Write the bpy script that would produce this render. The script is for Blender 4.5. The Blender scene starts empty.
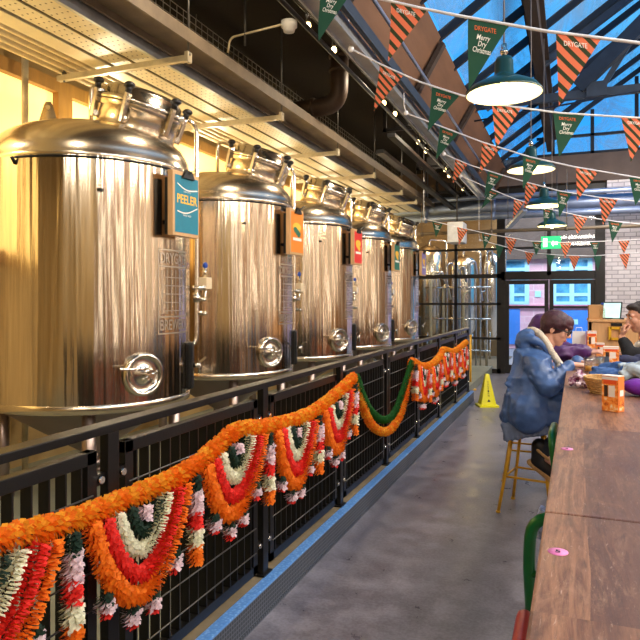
import bpy, bmesh, math, random
from mathutils import Vector, Matrix, noise
random.seed(7)
PI = math.pi
col = bpy.context.scene.collection
# ------------------------------------------------------------------ camera
TH = math.atan(250.7/640)
ST, CT = math.sin(TH), math.cos(TH)
EYE = 1.6
cd = bpy.data.cameras.new('camera'); cam = bpy.data.objects.new('camera', cd); col.objects.link(cam)
cam.location = (0, 0, EYE); cam.rotation_euler = (PI/2, 0, TH)
cd.sensor_width = 36; cd.lens = 36; cd.shift_y = -20/640; cd.clip_start = .05; cd.clip_end = 200
bpy.context.scene.camera = cam
def P(px, py, X=None, Y=None, Z=None):
    """world point on the plane X=, Y= or Z= that the photograph shows at pixel px, py"""
    u, v = (px-320)/640, (300-py)/640
    d = Vector((-ST+u*CT, CT+u*ST, v))
    t = X/d.x if X is not None else Y/d.y if Y is not None else (Z-EYE)/d.z
    p = d*t; p.z += EYE
    return p
# ------------------------------------------------------------------ mesh builder
def basis(axis):
    t = Vector(axis).normalized()
    a = Vector((0, 0, 1)) if abs(t.z) < .9 else Vector((1, 0, 0))
    n = a.cross(t).normalized(); return n, t.cross(n), t
class MB:
    def __init__(s): s.v = []; s.f = []; s.m = []; s.s = []
    def add(s, vs, fs, m=0, sm=False):
        o = len(s.v); s.v += [tuple(p) for p in vs]
        for f in fs: s.f.append([i+o for i in f]); s.m.append(m); s.s.append(sm)
        return s
    def box(s, c, d, m=0, R=None, bev=0.0):
        c = Vector(c); x, y, z = d[0]/2, d[1]/2, d[2]/2
        if bev > 0:
            bm = bmesh.new(); bmesh.ops.create_cube(bm, size=1)
            for q in bm.verts: q.co = Vector((q.co.x*d[0], q.co.y*d[1], q.co.z*d[2]))
            bmesh.ops.bevel(bm, geom=bm.edges[:], offset=bev, segments=2, affect='EDGES', profile=.6)
            bm.verts.index_update()
            vs = [q.co.copy() for q in bm.verts]; fs = [[q.index for q in f.verts] for f in bm.faces]; bm.free()
        else:
            vs = [Vector((a, b, e)) for e in (-z, z) for b in (-y, y) for a in (-x, x)]
            fs = [(0, 2, 3, 1), (4, 5, 7, 6), (0, 1, 5, 4), (2, 6, 7, 3), (0, 4, 6, 2), (1, 3, 7, 5)]
        if R is not None: vs = [R @ q for q in vs]
        return s.add([q+c for q in vs], fs, m, False)
    def bb(s, x0, x1, y0, y1, z0, z1, m=0, bev=0):
        return s.box(((x0+x1)/2, (y0+y1)/2, (z0+z1)/2), (abs(x1-x0), abs(y1-y0), abs(z1-z0)), m, None, bev)
    def bar(s, p0, p1, w, h, m=0, bev=0):
        p0, p1 = Vector(p0), Vector(p1); n, b, t = basis(p1-p0)
        R = Matrix((n, b, t)).transposed()
        return s.box((p0+p1)/2, (w, h, (p1-p0).length), m, R, bev)
    def lathe(s, prof, o=(0, 0, 0), axis=(0, 0, 1), n=32, m=0, sm=True, a0=0, a1=2*PI):
        o = Vector(o); N, B, T = basis(axis)
        if abs(Vector(axis).normalized().z) > .999: N, B, T = Vector((1, 0, 0)), Vector((0, 1, 0))*(1 if Vector(axis).z > 0 else -1), Vector(axis).normalized()
        full = abs(a1-a0-2*PI) < 1e-6; k = n if full else n+1
        vs = []
        for r, z in prof:
            for i in range(k):
                a = a0+(a1-a0)*i/n; vs.append(o+N*(r*math.cos(a))+B*(r*math.sin(a))+T*z)
        fs = []
        for j in range(len(prof)-1):
            for i in range(n):
                i2 = (i+1) % k
                fs.append((j*k+i, j*k+i2, (j+1)*k+i2, (j+1)*k+i))
        return s.add(vs, fs, m, sm)
    def cyl(s, p0, p1, r, r1=None, n=16, m=0, cap=True):
        p0, p1 = Vector(p0), Vector(p1); L = (p1-p0).length; r1 = r if r1 is None else r1
        s.lathe([(r, 0), (r1, L)], p0, p1-p0, n, m, True)
        if cap: s.lathe([(0, 0), (r, 0)], p0, p1-p0, n, m, False); s.lathe([(r1, L), (0, L)], p0, p1-p0, n, m, False)
        return s
    def tube(s, pts, r, n=8, m=0, cap=True, rs=None):
        pts = [Vector(p) for p in pts]; k = len(pts); vs = []; N = None
        for i, p in enumerate(pts):
            t = (pts[min(i+1, k-1)]-pts[max(i-1, 0)]).normalized()
            if N is None: N = basis(t)[0]
            N = (N-t*N.dot(t)).normalized(); B = t.cross(N); q = rs[i] if rs else r
            for j in range(n):
                a = 2*PI*j/n; vs.append(p+N*(q*math.cos(a))+B*(q*math.sin(a)))
        fs = [(i*n+j, i*n+(j+1) % n, (i+1)*n+(j+1) % n, (i+1)*n+j) for i in range(k-1) for j in range(n)]
        if cap: fs += [tuple(range(n))[::-1], tuple(range((k-1)*n, k*n))]
        return s.add(vs, fs, m, True)
    def ell(s, c, rad, R=None, n=16, m=0):
        c = Vector(c); vs = []; k = n//2
        for j in range(k+1):
            th = PI*j/k
            for i in range(n):
                a = 2*PI*i/n; q = Vector((rad[0]*math.sin(th)*math.cos(a), rad[1]*math.sin(th)*math.sin(a), rad[2]*math.cos(th)))
                vs.append(c+(R @ q if R is not None else q))
        fs = [(j*n+i, (j+1)*n+i, (j+1)*n+(i+1) % n, j*n+(i+1) % n) for j in range(k) for i in range(n)]
        return s.add(vs, fs, m, True)
    def cap_(s, p0, p1, r0, r1, n=14, m=0):
        """closed tapered capsule"""
        p0, p1 = Vector(p0), Vector(p1); d = p1-p0; L = max(d.length, 1e-4)
        pr = [(max(r0*math.cos(a), 0), r0*math.sin(a)) for a in [(-PI/2)+PI/2*i/4 for i in range(5)]]
        pr += [(max(r1*math.cos(a), 0), L+r1*math.sin(a)) for a in [PI/2*i/4 for i in range(5)]]
        return s.lathe(pr, p0, d, n, m, True)
    def poly(s, pts, m=0): return s.add(pts, [tuple(range(len(pts)))], m)
    def prism(s, pts, d, m=0):
        """extrude a 3-D polygon by vector d"""
        k = len(pts); a = [Vector(p) for p in pts]; b = [p+Vector(d) for p in a]
        return s.add(a+b, [tuple(range(k))[::-1], tuple(range(k, 2*k))]+[(i, (i+1) % k, k+(i+1) % k, k+i) for i in range(k)], m)
    def build(s, name, mats, parent=None, local=False, weld=0):
        me = bpy.data.meshes.new(name)
        off = Vector((0, 0, 0))
        if parent is not None and not local:
            q = parent
            while q: off += q.location; q = q.parent
        me.from_pydata([(a[0]-off.x, a[1]-off.y, a[2]-off.z) for a in s.v], [], s.f)
        mats = mats if isinstance(mats, (list, tuple)) else [mats]
        for q in mats: me.materials.append(q)
        me.polygons.foreach_set('material_index', s.m); me.polygons.foreach_set('use_smooth', s.s)
        bm = bmesh.new(); bm.from_mesh(me)
        bmesh.ops.remove_doubles(bm, verts=bm.verts, dist=1e-5)
        bmesh.ops.dissolve_degenerate(bm, edges=bm.edges, dist=1e-6)
        bm.to_mesh(me); bm.free(); me.update()
        o = bpy.data.objects.new(name, me); col.objects.link(o)
        if parent is not None: o.parent = parent
        return o
def tag(o, label=None, cat=None, group=None, kind=None):
    if label: o['label'] = label
    if cat: o['category'] = cat
    if group: o['group'] = group
    if kind: o['kind'] = kind
    return o
def thing(name, label, cat, loc=(0, 0, 0), group=None):
    o = bpy.data.objects.new(name, None); col.objects.link(o); o.location = loc; o.empty_display_size = .05
    return tag(o, label, cat, group)
def struct(name, mb, mats, label=None, cat=None):
    return tag(mb.build(name, mats), label, cat, None, 'structure')
def dup(root, loc, label=None, rz=None):
    r = root.copy(); col.objects.link(r); r.location = loc
    if rz is not None: r.rotation_euler = (0, 0, rz)
    if label: r['label'] = label
    for c in root.children:
        d = c.copy(); col.objects.link(d); d.parent = r
        for g in c.children:
            e = g.copy(); col.objects.link(e); e.parent = d
    return r
# ------------------------------------------------------------------ materials
def srgb(r, g, b):
    f = lambda c: ((c/255+.055)/1.055)**2.4 if c > 10 else c/255/12.92
    return (f(r), f(g), f(b), 1)
class NT:
    def __init__(s, name):
        s.mat = bpy.data.materials.new(name); s.mat.use_nodes = True; s.t = s.mat.node_tree
        s.b = s.t.nodes['Principled BSDF']; s.out = s.t.nodes['Material Output']
    def n(s, ty, **kw):
        q = s.t.nodes.new(ty)
        for k, v in kw.items():
            if k in q.inputs: q.inputs[k].default_value = v
            else: setattr(q, k, v)
        return q
    def l(s, a, b): s.t.links.new(a, b)
    def co(s, scale=(1, 1, 1), kind='Object'):
        c = s.n('ShaderNodeTexCoord'); m = s.n('ShaderNodeMapping'); m.inputs['Scale'].default_value = scale
        s.l(c.outputs[kind], m.inputs['Vector']); return m.outputs['Vector']
    def noise(s, vec, scale=5, detail=4, rough=.6, dist=0):
        q = s.n('ShaderNodeTexNoise'); q.inputs['Scale'].default_value = scale; q.inputs['Detail'].default_value = detail
        q.inputs['Roughness'].default_value = rough; q.inputs['Distortion'].default_value = dist
        s.l(vec, q.inputs['Vector']); return q.outputs['Fac']
    def ramp(s, fac, stops):
        q = s.n('ShaderNodeValToRGB'); e = q.color_ramp.elements
        while len(e) < len(stops): e.new(.5)
        for i, (p, c) in enumerate(stops): e[i].position = p; e[i].color = c
        s.l(fac, q.inputs['Fac']); return q.outputs['Color']
    def mix(s, fac, a, b, mode='MIX'):
        q = s.n('ShaderNodeMix', data_type='RGBA', blend_type=mode)
        for i, v in ((0, fac), (6, a), (7, b)):
            if hasattr(v, 'is_linked'): s.l(v, q.inputs[i])
            else: q.inputs[i].default_value = v
        return q.outputs[2]
    def math(s, op, a, b=0.0):
        q = s.n('ShaderNodeMath', operation=op)
        for i, v in ((0, a), (1, b)):
            if hasattr(v, 'is_linked'): s.l(v, q.inputs[i])
            else: q.inputs[i].default_value = v
        return q.outputs[0]
    def bump(s, fac, strength=.3, dist=.01):
        q = s.n('ShaderNodeBump'); q.inputs['Strength'].default_value = strength; q.inputs['Distance'].default_value = dist
        s.l(fac, q.inputs['Height']); s.l(q.outputs['Normal'], s.b.inputs['Normal']); return q
    def set(s, **kw):
        for k, v in kw.items():
            k = k.replace('_', ' ')
            if hasattr(v, 'is_linked'): s.l(v, s.b.inputs[k])
            else: s.b.inputs[k].default_value = v
        return s
def M(name, c, rough=.6, metal=0, var=.15, scale=8, bump=0, bscale=None, emit=None, es=0, stretch=(1, 1, 1), sheen=0, trans=0):
    """plain procedural material: colour with a noise variation and optional bump"""
    t = NT(name); c = srgb(*c) if max(c) > 1.01 else tuple(c)+(1,)
    v = t.co(stretch); f = t.noise(v, scale)
    t.set(Base_Color=t.ramp(f, [(.3, tuple(x*(1-var) for x in c[:3])+(1,)), (.7, tuple(min(1, x*(1+var)) for x in c[:3])+(1,))]), Roughness=rough, Metallic=metal)
    if bump: t.bump(t.noise(v, bscale or scale*3), bump)
    if emit: t.set(Emission_Color=srgb(*emit), Emission_Strength=es)
    if sheen: t.set(Sheen_Weight=sheen)
    if trans:
        d = t.n('ShaderNodeBsdfTranslucent'); t.l(t.b.inputs['Base Color'].links[0].from_socket, d.inputs['Color'])
        mx = t.n('ShaderNodeMixShader'); mx.inputs[0].default_value = trans
        t.l(t.b.outputs[0], mx.inputs[1]); t.l(d.outputs[0], mx.inputs[2]); t.l(mx.outputs[0], t.out.inputs[0])
    return t.mat
def tank_steel():
    t = NT('polished_tank_steel')
    c = t.n('ShaderNodeTexCoord'); s = t.n('ShaderNodeSeparateXYZ'); t.l(c.outputs['Object'], s.inputs[0])
    ang = t.math('ARCTAN2', s.outputs[1], s.outputs[0])
    q = t.n('ShaderNodeCombineXYZ'); t.l(ang, q.inputs[0]); t.l(t.math('MULTIPLY', s.outputs[2], .05), q.inputs[1])
    wide = t.noise(q.outputs[0], 5.5, 2, .5, .3); fine = t.noise(q.outputs[0], 26, 3, .6)
    h = t.math('ADD', wide, t.math('MULTIPLY', fine, .045))
    t.set(Base_Color=t.ramp(fine, [(.3, (.60, .50, .38, 1)), (.7, (.78, .67, .52, 1))]), Metallic=1.0)
    t.set(Roughness=t.math('MULTIPLY_ADD', fine, .12))
    t.b.inputs['Roughness'].links[0].from_node.inputs[2].default_value = .10
    t.bump(h, .45, .05)
    return t.mat
m_tank = tank_steel()
m_dome = M('brushed_dome_steel', (.70, .60, .46), .24, 1, .08, 3)
m_steel = M('fitting_steel', (.72, .66, .56), .2, 1, .08, 5)
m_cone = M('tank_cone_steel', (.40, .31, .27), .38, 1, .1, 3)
m_etch = M('etched_lettering', (.46, .38, .29), .45, .8, .05, 20)
m_etch2 = M('etched_band', (.52, .44, .34), .42, .85, .05, 20)
m_black = M('black_painted_steel', (13, 13, 14), .42, .3, .3, 6, .05, 60)
m_rail = M('worn_black_rail', (17, 16, 16), .38, .4, .4, 10, .05, 60)
m_rod = M('grey_wire_rod', (92, 90, 86), .45, .7)
m_knob = M('black_knob_plastic', (16, 15, 15), .4)
m_blue_knob = M('blue_cap_plastic', (25, 70, 170), .35)
m_acrylic = M('clear_chamber_plastic', (225, 205, 170), .1, 0, .05, 5); 
m_refl_panel = M('cream_reflection_panel', (216, 204, 184), .9, 0, .04)
m_galv = M('galvanised_steel', (176, 180, 186), .35, .75, .2, 6, .05)
m_cream = M('cream_painted_tray', (214, 204, 174), .45, .25, .1, 4)
m_wire = M('dark_wire', (30, 28, 27), .5, .5)
m_band = M('brown_channel_steel', (112, 98, 80), .6, .3, .25, 5)  # brown steel with random mottling
m_unistrut = M('unistrut_steel', (196, 186, 158), .4, .4, .12, 20)
m_conduit = M('conduit_pale', (214, 198, 160), .4, .3)
m_ceil = M('dark_ceiling', (26, 22, 20), .9, 0, .25, 1.5, .2, 20)
m_fascia = M('brown_timber_fascia', (112, 78, 54), .7, 0, .25, 4, .2, 30, stretch=(1, .2, 1))
m_brownpipe = M('brown_flue_pipe', (74, 58, 45), .55, .2, .2, 6)
m_beam = M('dark_roof_timber', (58, 46, 38), .75, 0, .35, 5, .3, 20, stretch=(4, .4, 4))
m_glaze_bar = M('dark_glazing_bar', (26, 30, 38), .5, .3)
m_truss = M('blue_grey_truss_steel', (52, 62, 76), .5, .4, .2, 5)
m_plaster = M('warm_plaster', (178, 150, 96), .85, 0, .1, 2, .1, 30)
m_orange_wood = M('orange_wood_frame', (168, 122, 50), .5, 0, .2, 5, .1, 30, stretch=(3, 3, .3))
m_glow = M('backlit_window_pane', (255, 226, 150), .6, 0, .05, .6, emit=(255, 214, 128), es=1.35)
m_frame = M('black_window_frame', (24, 20, 19), .45, .3, .2)
m_concrete_beam = M('brown_concrete', (96, 80, 70), .85, 0, .15, 3, .15, 25)
m_bluepipe = M('blue_grey_duct', (124, 138, 166), .4, .5, .15, 4)
m_white = M('white_plastic', (226, 224, 216), .5)
m_greenlamp = M('green_enamel', (28, 62, 58), .28, .1, .1)
m_lampin = M('lamp_inside_enamel', (250, 236, 196), .5, emit=(255, 226, 160), es=.25)  # slight glow put in for bulb light on the enamel
m_bulb = M('glowing_bulb', (255, 240, 200), .4, emit=(255, 214, 140), es=9)
m_cord = M('grey_cord', (120, 112, 108), .6)
m_string = M('white_bunting_tape', (226, 224, 226), .7)
m_ctext = M('cream_lettering', (240, 238, 226), .7, 0, .03)
m_otext = M('orange_lettering', (226, 104, 50), .7, 0, .05)
m_yellow = M('yellow_plastic', (224, 214, 16), .4, 0, .06, 5)
m_yellowst = M('yellow_painted_steel', (216, 162, 32), .35, .1)
m_greenst = M('green_painted_steel', (14, 104, 46), .3, .1)
m_redst = M('red_painted_steel', (200, 62, 52), .35, .1)
m_skin = M('skin', (214, 160, 136), .5, 0, .06, 20); 
m_skin2 = M('skin_ruddy', (206, 150, 124), .5, 0, .07, 20)
m_hairp = M('plum_brown_hair', (62, 26, 38), .5, 0, .4, 60, .5, 160, stretch=(1, 1, .3))
m_hairb = M('dark_brown_hair', (40, 28, 24), .55, 0, .4, 60, .5, 160)
m_coat = M('slate_blue_raincoat', (66, 96, 146), .38, 0, .28, 9, .4, 18)
m_coatdark = M('navy_trim', (34, 42, 66), .6)
m_fleece = M('cream_fleece_lining', (212, 200, 182), .95, 0, .15, 40, .8, 120)
m_jeans = M('dark_trousers', (34, 36, 46), .8, 0, .2, 30)
m_purple = M('purple_padded_jacket', (74, 34, 92), .5, 0, .25, 10, .2, 20)
m_blackknit = M('black_knit_jumper', (20, 20, 24), .9, 0, .25, 60, .4, 150)
m_shirt = M('pale_shirt', (222, 212, 200), .8)
m_boot = M('black_boot_leather', (18, 16, 16), .4)
m_glasses = M('black_spectacle_frame', (16, 12, 14), .3)
m_eye = M('eye_white', (228, 224, 218), .3); m_iris = M('eye_iris', (40, 28, 22), .3); m_lip = M('lips', (176, 96, 88), .5)
m_card = M('brown_cardboard', (186, 138, 88), .8, 0, .08, 6)
m_wood2 = M('pale_plywood', (196, 148, 98), .6, 0, .1, 5, stretch=(6, 6, .6))
m_denim = M('blue_denim_jacket', (46, 84, 140), .8, 0, .3, 25, .4, 40)
m_greycloth = M('pale_grey_blue_cloth', (166, 180, 190), .85, 0, .18, 20, .4, 40)
m_navycloth = M('navy_cloth', (28, 34, 66), .85, 0, .3, 20, .4, 40)
m_purplebag = M('bright_purple_cloth', (96, 20, 138), .6, 0, .25, 12, .3, 30)
m_wicker = M('tan_wicker', (186, 146, 92), .8, 0, .25, 40, .6, 60)
m_pot = M('dark_screen_plastic', (40, 44, 50), .35)
m_screen = M('pale_screen', (180, 222, 214), .3, emit=(170, 225, 215), es=.7)
m_yarn = M('maroon_and_white_knit', (150, 96, 128), .9, 0, .75, 38, .6, 80)
_e = [q for q in m_yarn.node_tree.nodes if q.type == 'VALTORGB'][0].color_ramp.elements; _e[0].position = .42; _e[0].color = srgb(120, 44, 84); _e[1].position = .60; _e[1].color = srgb(226, 206, 216)
m_paper = M('white_paper', (226, 224, 224), .8, 0, .04)
m_pinkst = M('pink_sticker', (226, 128, 186), .5, 0, .06); m_ink = M('black_ink', (24, 16, 24), .6)
m_green_exit = M('exit_sign_face', (20, 190, 110), .4, emit=(20, 210, 130), es=.7); m_exitwhite = M('exit_symbol_white', (245, 255, 250), .4, emit=(230, 255, 240), es=.9)
m_signwood = M('pale_sign_board', (206, 164, 116), .6, 0, .12, 8, stretch=(5, 5, .8))
m_teal = M('teal_poster', (12, 122, 146), .5, 0, .08, 10); m_orangep = M('orange_poster', (240, 140, 40), .5, 0, .06); m_redp = M('red_poster', (222, 44, 34), .5, 0, .06)
m_greenp = M('green_poster', (36, 110, 86), .5, 0, .1); m_lilacp = M('lilac_poster', (150, 130, 180), .5, 0, .1); m_yel = M('yellow_print', (246, 190, 60), .5, 0, .05)
PET = {k: M(k+'_petals', c, .75, 0, .3, 70, trans=.25) for k, c in dict(orange=(255, 124, 14), amber=(255, 164, 36), red=(232, 46, 36), cream=(232, 228, 200), green=(24, 50, 36), pink=(226, 202, 206), leaf=(26, 92, 28)).items()}
def floor_mat():
    t = NT('polished_concrete'); v = t.co()
    a = t.noise(v, .9, 6, .65, .4); b = t.noise(v, 5, 6, .7); c = t.noise(v, 60, 3)
    base = t.ramp(a, [(.3, srgb(102, 100, 108)), (.55, srgb(132, 128, 136)), (.75, srgb(152, 144, 148))])
    base = t.mix(t.ramp(b, [(.42, (1, 1, 1, 1)), (.62, (0, 0, 0, 1))]), base, srgb(92, 88, 96))
    t.set(Base_Color=t.mix(.25, base, t.ramp(c, [(.4, srgb(110, 104, 108)), (.6, srgb(150, 146, 152))])))
    t.set(Roughness=t.ramp(b, [(.3, (.24, .24, .24, 1)), (.7, (.5, .5, .5, 1))])); t.bump(c, .08, .004); return t.mat
m_floor = floor_mat()
def table_mat():
    t = NT('worn_bar_timber'); c = t.n('ShaderNodeTexCoord'); s = t.n('ShaderNodeSeparateXYZ'); t.l(c.outputs['Object'], s.inputs[0])
    xx = t.math('ADD', s.outputs[0], t.math('MULTIPLY', t.noise(t.co((1, 1, 1)), 1.3, 2), .05)); pl = t.math('FLOOR', t.math('MULTIPLY', xx, 4.6))
    sec = t.math('FLOOR', t.math('MULTIPLY_ADD', s.outputs[1], .62)); w = t.n('ShaderNodeTexWhiteNoise', noise_dimensions='1D'); t.l(t.math('ADD', pl, t.math('MULTIPLY', sec, 17.3)), w.inputs['W'])
    q = t.n('ShaderNodeCombineXYZ'); t.l(t.math('MULTIPLY', s.outputs[0], 16), q.inputs[0]); t.l(t.math('MULTIPLY', s.outputs[1], 1.5), q.inputs[1]); t.l(t.math('MULTIPLY', w.outputs['Value'], 9), q.inputs[2])
    g = t.noise(q.outputs[0], 1.3, 8, .68, 1.6); g2 = t.noise(q.outputs[0], 9, 4, .7)
    base = t.ramp(g, [(.22, srgb(54, 30, 22)), (.42, srgb(108, 68, 48)), (.58, srgb(150, 104, 74)), (.8, srgb(72, 42, 32))])
    base = t.mix(t.math('MULTIPLY', w.outputs['Value'], .8), base, srgb(76, 44, 36))
    wear = t.noise(t.co((3, .9, 3)), 5, 8, .8, .8); scr = t.noise(t.co((40, 5, 1)), 3, 4, .8, 1.5)
    base = t.mix(t.ramp(wear, [(.5, (0, 0, 0, 1)), (.72, (.45, .45, .45, 1))]), base, srgb(184, 146, 120))
    base = t.mix(t.ramp(scr, [(.60, (0, 0, 0, 1)), (.72, (.45, .45, .45, 1))]), base, srgb(206, 176, 156))
    base = t.mix(t.ramp(g2, [(.3, (.5, .5, .5, 1)), (.5, (0, 0, 0, 1))]), base, srgb(48, 26, 18))
    t.set(Base_Color=base, Roughness=t.ramp(wear, [(.3, (.34, .34, .34, 1)), (.7, (.55, .55, .55, 1))])); t.bump(g2, .10, .004); return t.mat
m_table = table_mat()
def brick_mat(name, c1, c2, mortar, scale=1, emit=0, axis='Y'):
    t = NT(name); c = t.n('ShaderNodeTexCoord'); s = t.n('ShaderNodeSeparateXYZ'); t.l(c.outputs['Object'], s.inputs[0])
    q = t.n('ShaderNodeCombineXYZ'); t.l(s.outputs[0 if axis == 'Y' else 1], q.inputs[0]); t.l(s.outputs[2], q.inputs[1])
    b = t.n('ShaderNodeTexBrick'); t.l(q.outputs[0], b.inputs['Vector']); b.inputs['Scale'].default_value = scale
    b.inputs['Color1'].default_value = srgb(*c1); b.inputs['Color2'].default_value = srgb(*c2); b.inputs['Mortar'].default_value = srgb(*mortar)
    b.inputs['Mortar Size'].default_value = .008; b.inputs['Brick Width'].default_value = .225; b.inputs['Row Height'].default_value = .085
    t.set(Base_Color=t.mix(.3, b.outputs['Color'], t.mix(1.0, b.outputs['Color'], t.ramp(t.noise(t.co(), 6), [(.3, (.6, .6, .6, 1)), (.7, (1, 1, 1, 1))]), 'MULTIPLY')), Roughness=.8)
    bp = t.bump(b.outputs['Fac'], -.4, .01); return t.mat
m_brick = brick_mat('white_painted_brick', (232, 226, 228), (212, 204, 208), (164, 158, 164))
m_redbrick = brick_mat('warm_brown_brick', (188, 140, 104), (164, 118, 88), (150, 130, 108), axis='X')
m_facade = brick_mat('pink_street_brick', (240, 196, 206), (230, 178, 192), (240, 204, 210), .4)
def perf_mat():
    t = NT('perforated_cream_plate'); c = t.n('ShaderNodeTexCoord'); s = t.n('ShaderNodeSeparateXYZ'); t.l(c.outputs['Object'], s.inputs[0])
    fx = t.math('FRACT', t.math('MULTIPLY', s.outputs[0], 22)); fy = t.math('FRACT', t.math('MULTIPLY', s.outputs[1], 14))
    d = t.math('ADD', t.math('POWER', t.math('SUBTRACT', fx, .5), 2.0), t.math('MULTIPLY', t.math('POWER', t.math('SUBTRACT', fy, .5), 2.0), 1.6))
    hole = t.math('LESS_THAN', d, .022)
    t.set(Base_Color=t.mix(hole, t.ramp(t.noise(t.co(), 4), [(.3, srgb(204, 194, 164)), (.7, srgb(222, 214, 186))]), srgb(64, 54, 40)), Roughness=.45, Metallic=.25); return t.mat
m_perf = perf_mat()
def plate_mat():
    t = NT('kerb_tread_plate'); v = t.co((1, 1, 1)); b = t.n('ShaderNodeTexVoronoi'); b.inputs['Scale'].default_value = 55; t.l(v, b.inputs['Vector'])
    t.set(Base_Color=t.ramp(b.outputs['Distance'], [(.1, srgb(140, 192, 246)), (.5, srgb(96, 152, 222))]), Metallic=.25, Roughness=.36); t.bump(b.outputs['Distance'], .5, .004); return t.mat
m_plate = plate_mat()
def riser_mat():
    t = NT('kerb_riser_mesh'); c = t.n('ShaderNodeTexCoord'); s = t.n('ShaderNodeSeparateXYZ'); t.l(c.outputs['Object'], s.inputs[0])
    a = t.math('LESS_THAN', t.math('FRACT', t.math('MULTIPLY', s.outputs[1], 46)), .3); b = t.math('LESS_THAN', t.math('FRACT', t.math('MULTIPLY', s.outputs[2], 46)), .3)
    t.set(Base_Color=t.mix(t.math('MAXIMUM', a, b), srgb(62, 68, 78), srgb(104, 110, 122)), Metallic=.5, Roughness=.45); return t.mat
m_riser = riser_mat()
m_deck = M('brewery_floor_resin', (128, 130, 112), .5, 0, .15, 2)
m_kerbtop = M('kerb_concrete', (112, 100, 78), .8, 0, .2, 8)
def stripe_mat():
    t = NT('orange_green_stripe_cloth'); c = t.n('ShaderNodeTexCoord'); s = t.n('ShaderNodeSeparateXYZ'); t.l(c.outputs['Object'], s.inputs[0])
    k = t.math('FRACT', t.math('MULTIPLY', t.math('ADD', t.math('MULTIPLY', s.outputs[0], 1.25), s.outputs[2]), 15.5))
    cc = t.mix(t.math('LESS_THAN', k, .42), srgb(234, 122, 84), srgb(52, 62, 34)); t.set(Base_Color=cc, Roughness=.75)
    d = t.n('ShaderNodeBsdfTranslucent'); t.l(cc, d.inputs['Color']); mx = t.n('ShaderNodeMixShader'); mx.inputs[0].default_value = .35
    t.l(t.b.outputs[0], mx.inputs[1]); t.l(d.outputs[0], mx.inputs[2]); t.l(mx.outputs[0], t.out.inputs[0]); return t.mat
m_stripe = stripe_mat()
m_flag = M('dark_green_cloth', (34, 80, 60), .75, 0, .12, 6, trans=.4)
def glass_mat(name, tint, gloss=.08, dirt=None):
    t = NT(name); tr = t.n('ShaderNodeBsdfTransparent'); tr.inputs['Color'].default_value = tint
    gl = t.n('ShaderNodeBsdfGlossy'); gl.inputs['Roughness'].default_value = .03
    fr = t.n('ShaderNodeLayerWeight'); fr.inputs['Blend'].default_value = .25
    mx = t.n('ShaderNodeMixShader'); t.l(t.math('ADD', t.math('MULTIPLY', fr.outputs['Facing'], gloss*2), gloss*.3), mx.inputs[0])
    t.l(tr.outputs[0], mx.inputs[1]); t.l(gl.outputs[0], mx.inputs[2]); res = mx.outputs[0]
    if dirt:
        df = t.n('ShaderNodeBsdfDiffuse'); df.inputs['Color'].default_value = dirt; m2 = t.n('ShaderNodeMixShader')
        t.l(t.ramp(t.noise(t.co((1, .35, 1)), 2.2, 5, .65, .8), [(.42, (0, 0, 0, 1)), (.75, (.45, .45, .45, 1))]), m2.inputs[0]); t.l(res, m2.inputs[1]); t.l(df.outputs[0], m2.inputs[2]); res = m2.outputs[0]
    t.l(res, t.out.inputs[0]); return t.mat
m_glass = glass_mat('clear_window_glass', (.96, .98, 1, 1))
m_skyglass = glass_mat('weathered_roof_glass', (.9, .97, 1, 1), .05, (.35, .42, .5, 1))
m_glass2 = glass_mat('drinking_glass', (.85, .86, .84, 1), .25)
def carton_mat():
    t = NT('printed_carton'); f = t.noise(t.co(), 34, 3, .6, .6)
    t.set(Base_Color=t.ramp(f, [(.30, srgb(120, 50, 20)), (.42, srgb(236, 122, 40)), (.55, srgb(246, 160, 70)), (.66, srgb(250, 226, 190)), (.74, srgb(214, 92, 30))]), Roughness=.45); return t.mat
m_carton = carton_mat()
m_cartorange = M('orange_carton_side', (226, 124, 56), .45, 0, .08); m_cartred = M('red_orange_band', (226, 84, 36), .45, 0, .06); m_cartwhite = M('white_carton_top', (236, 226, 216), .5, 0, .05); m_cartdark = M('dark_print_block', (52, 34, 30), .5, 0, .3, 40)
# ------------------------------------------------------------------ text
TXT = {}
def text(txt, shear=0, bold=0):
    """outline letters as flat polygons: list of (x, y), faces, width; cap height about .7"""
    k = (txt, shear, bold)
    if k in TXT: return TXT[k]
    cu = bpy.data.curves.new('t', 'FONT'); cu.body = txt; cu.align_x = 'CENTER'; cu.size = 1; cu.shear = shear; cu.offset = bold; cu.resolution_u = 3
    o = bpy.data.objects.new('t', cu); col.objects.link(o); dg = bpy.context.evaluated_depsgraph_get(); dg.update()
    me = o.evaluated_get(dg).to_mesh(); vs = [(q.co.x, q.co.y) for q in me.vertices]; fs = [tuple(p.vertices) for p in me.polygons]
    o.evaluated_get(dg).to_mesh_clear(); bpy.data.objects.remove(o); bpy.data.curves.remove(cu)
    w = max(v[0] for v in vs)-min(v[0] for v in vs); TXT[k] = (vs, fs, w); return TXT[k]
def put_text(mb, txt, fn, w, m, shear=0, bold=0, h=None):
    """fn maps (x, y) in metres (x centred, y up from the base line) to 3-D"""
    vs, fs, tw = text(txt, shear, bold); k = w/tw; ky = k if h is None else h/.7
    mb.add([fn(a*k, b*ky) for a, b in vs], fs, m)
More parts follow.
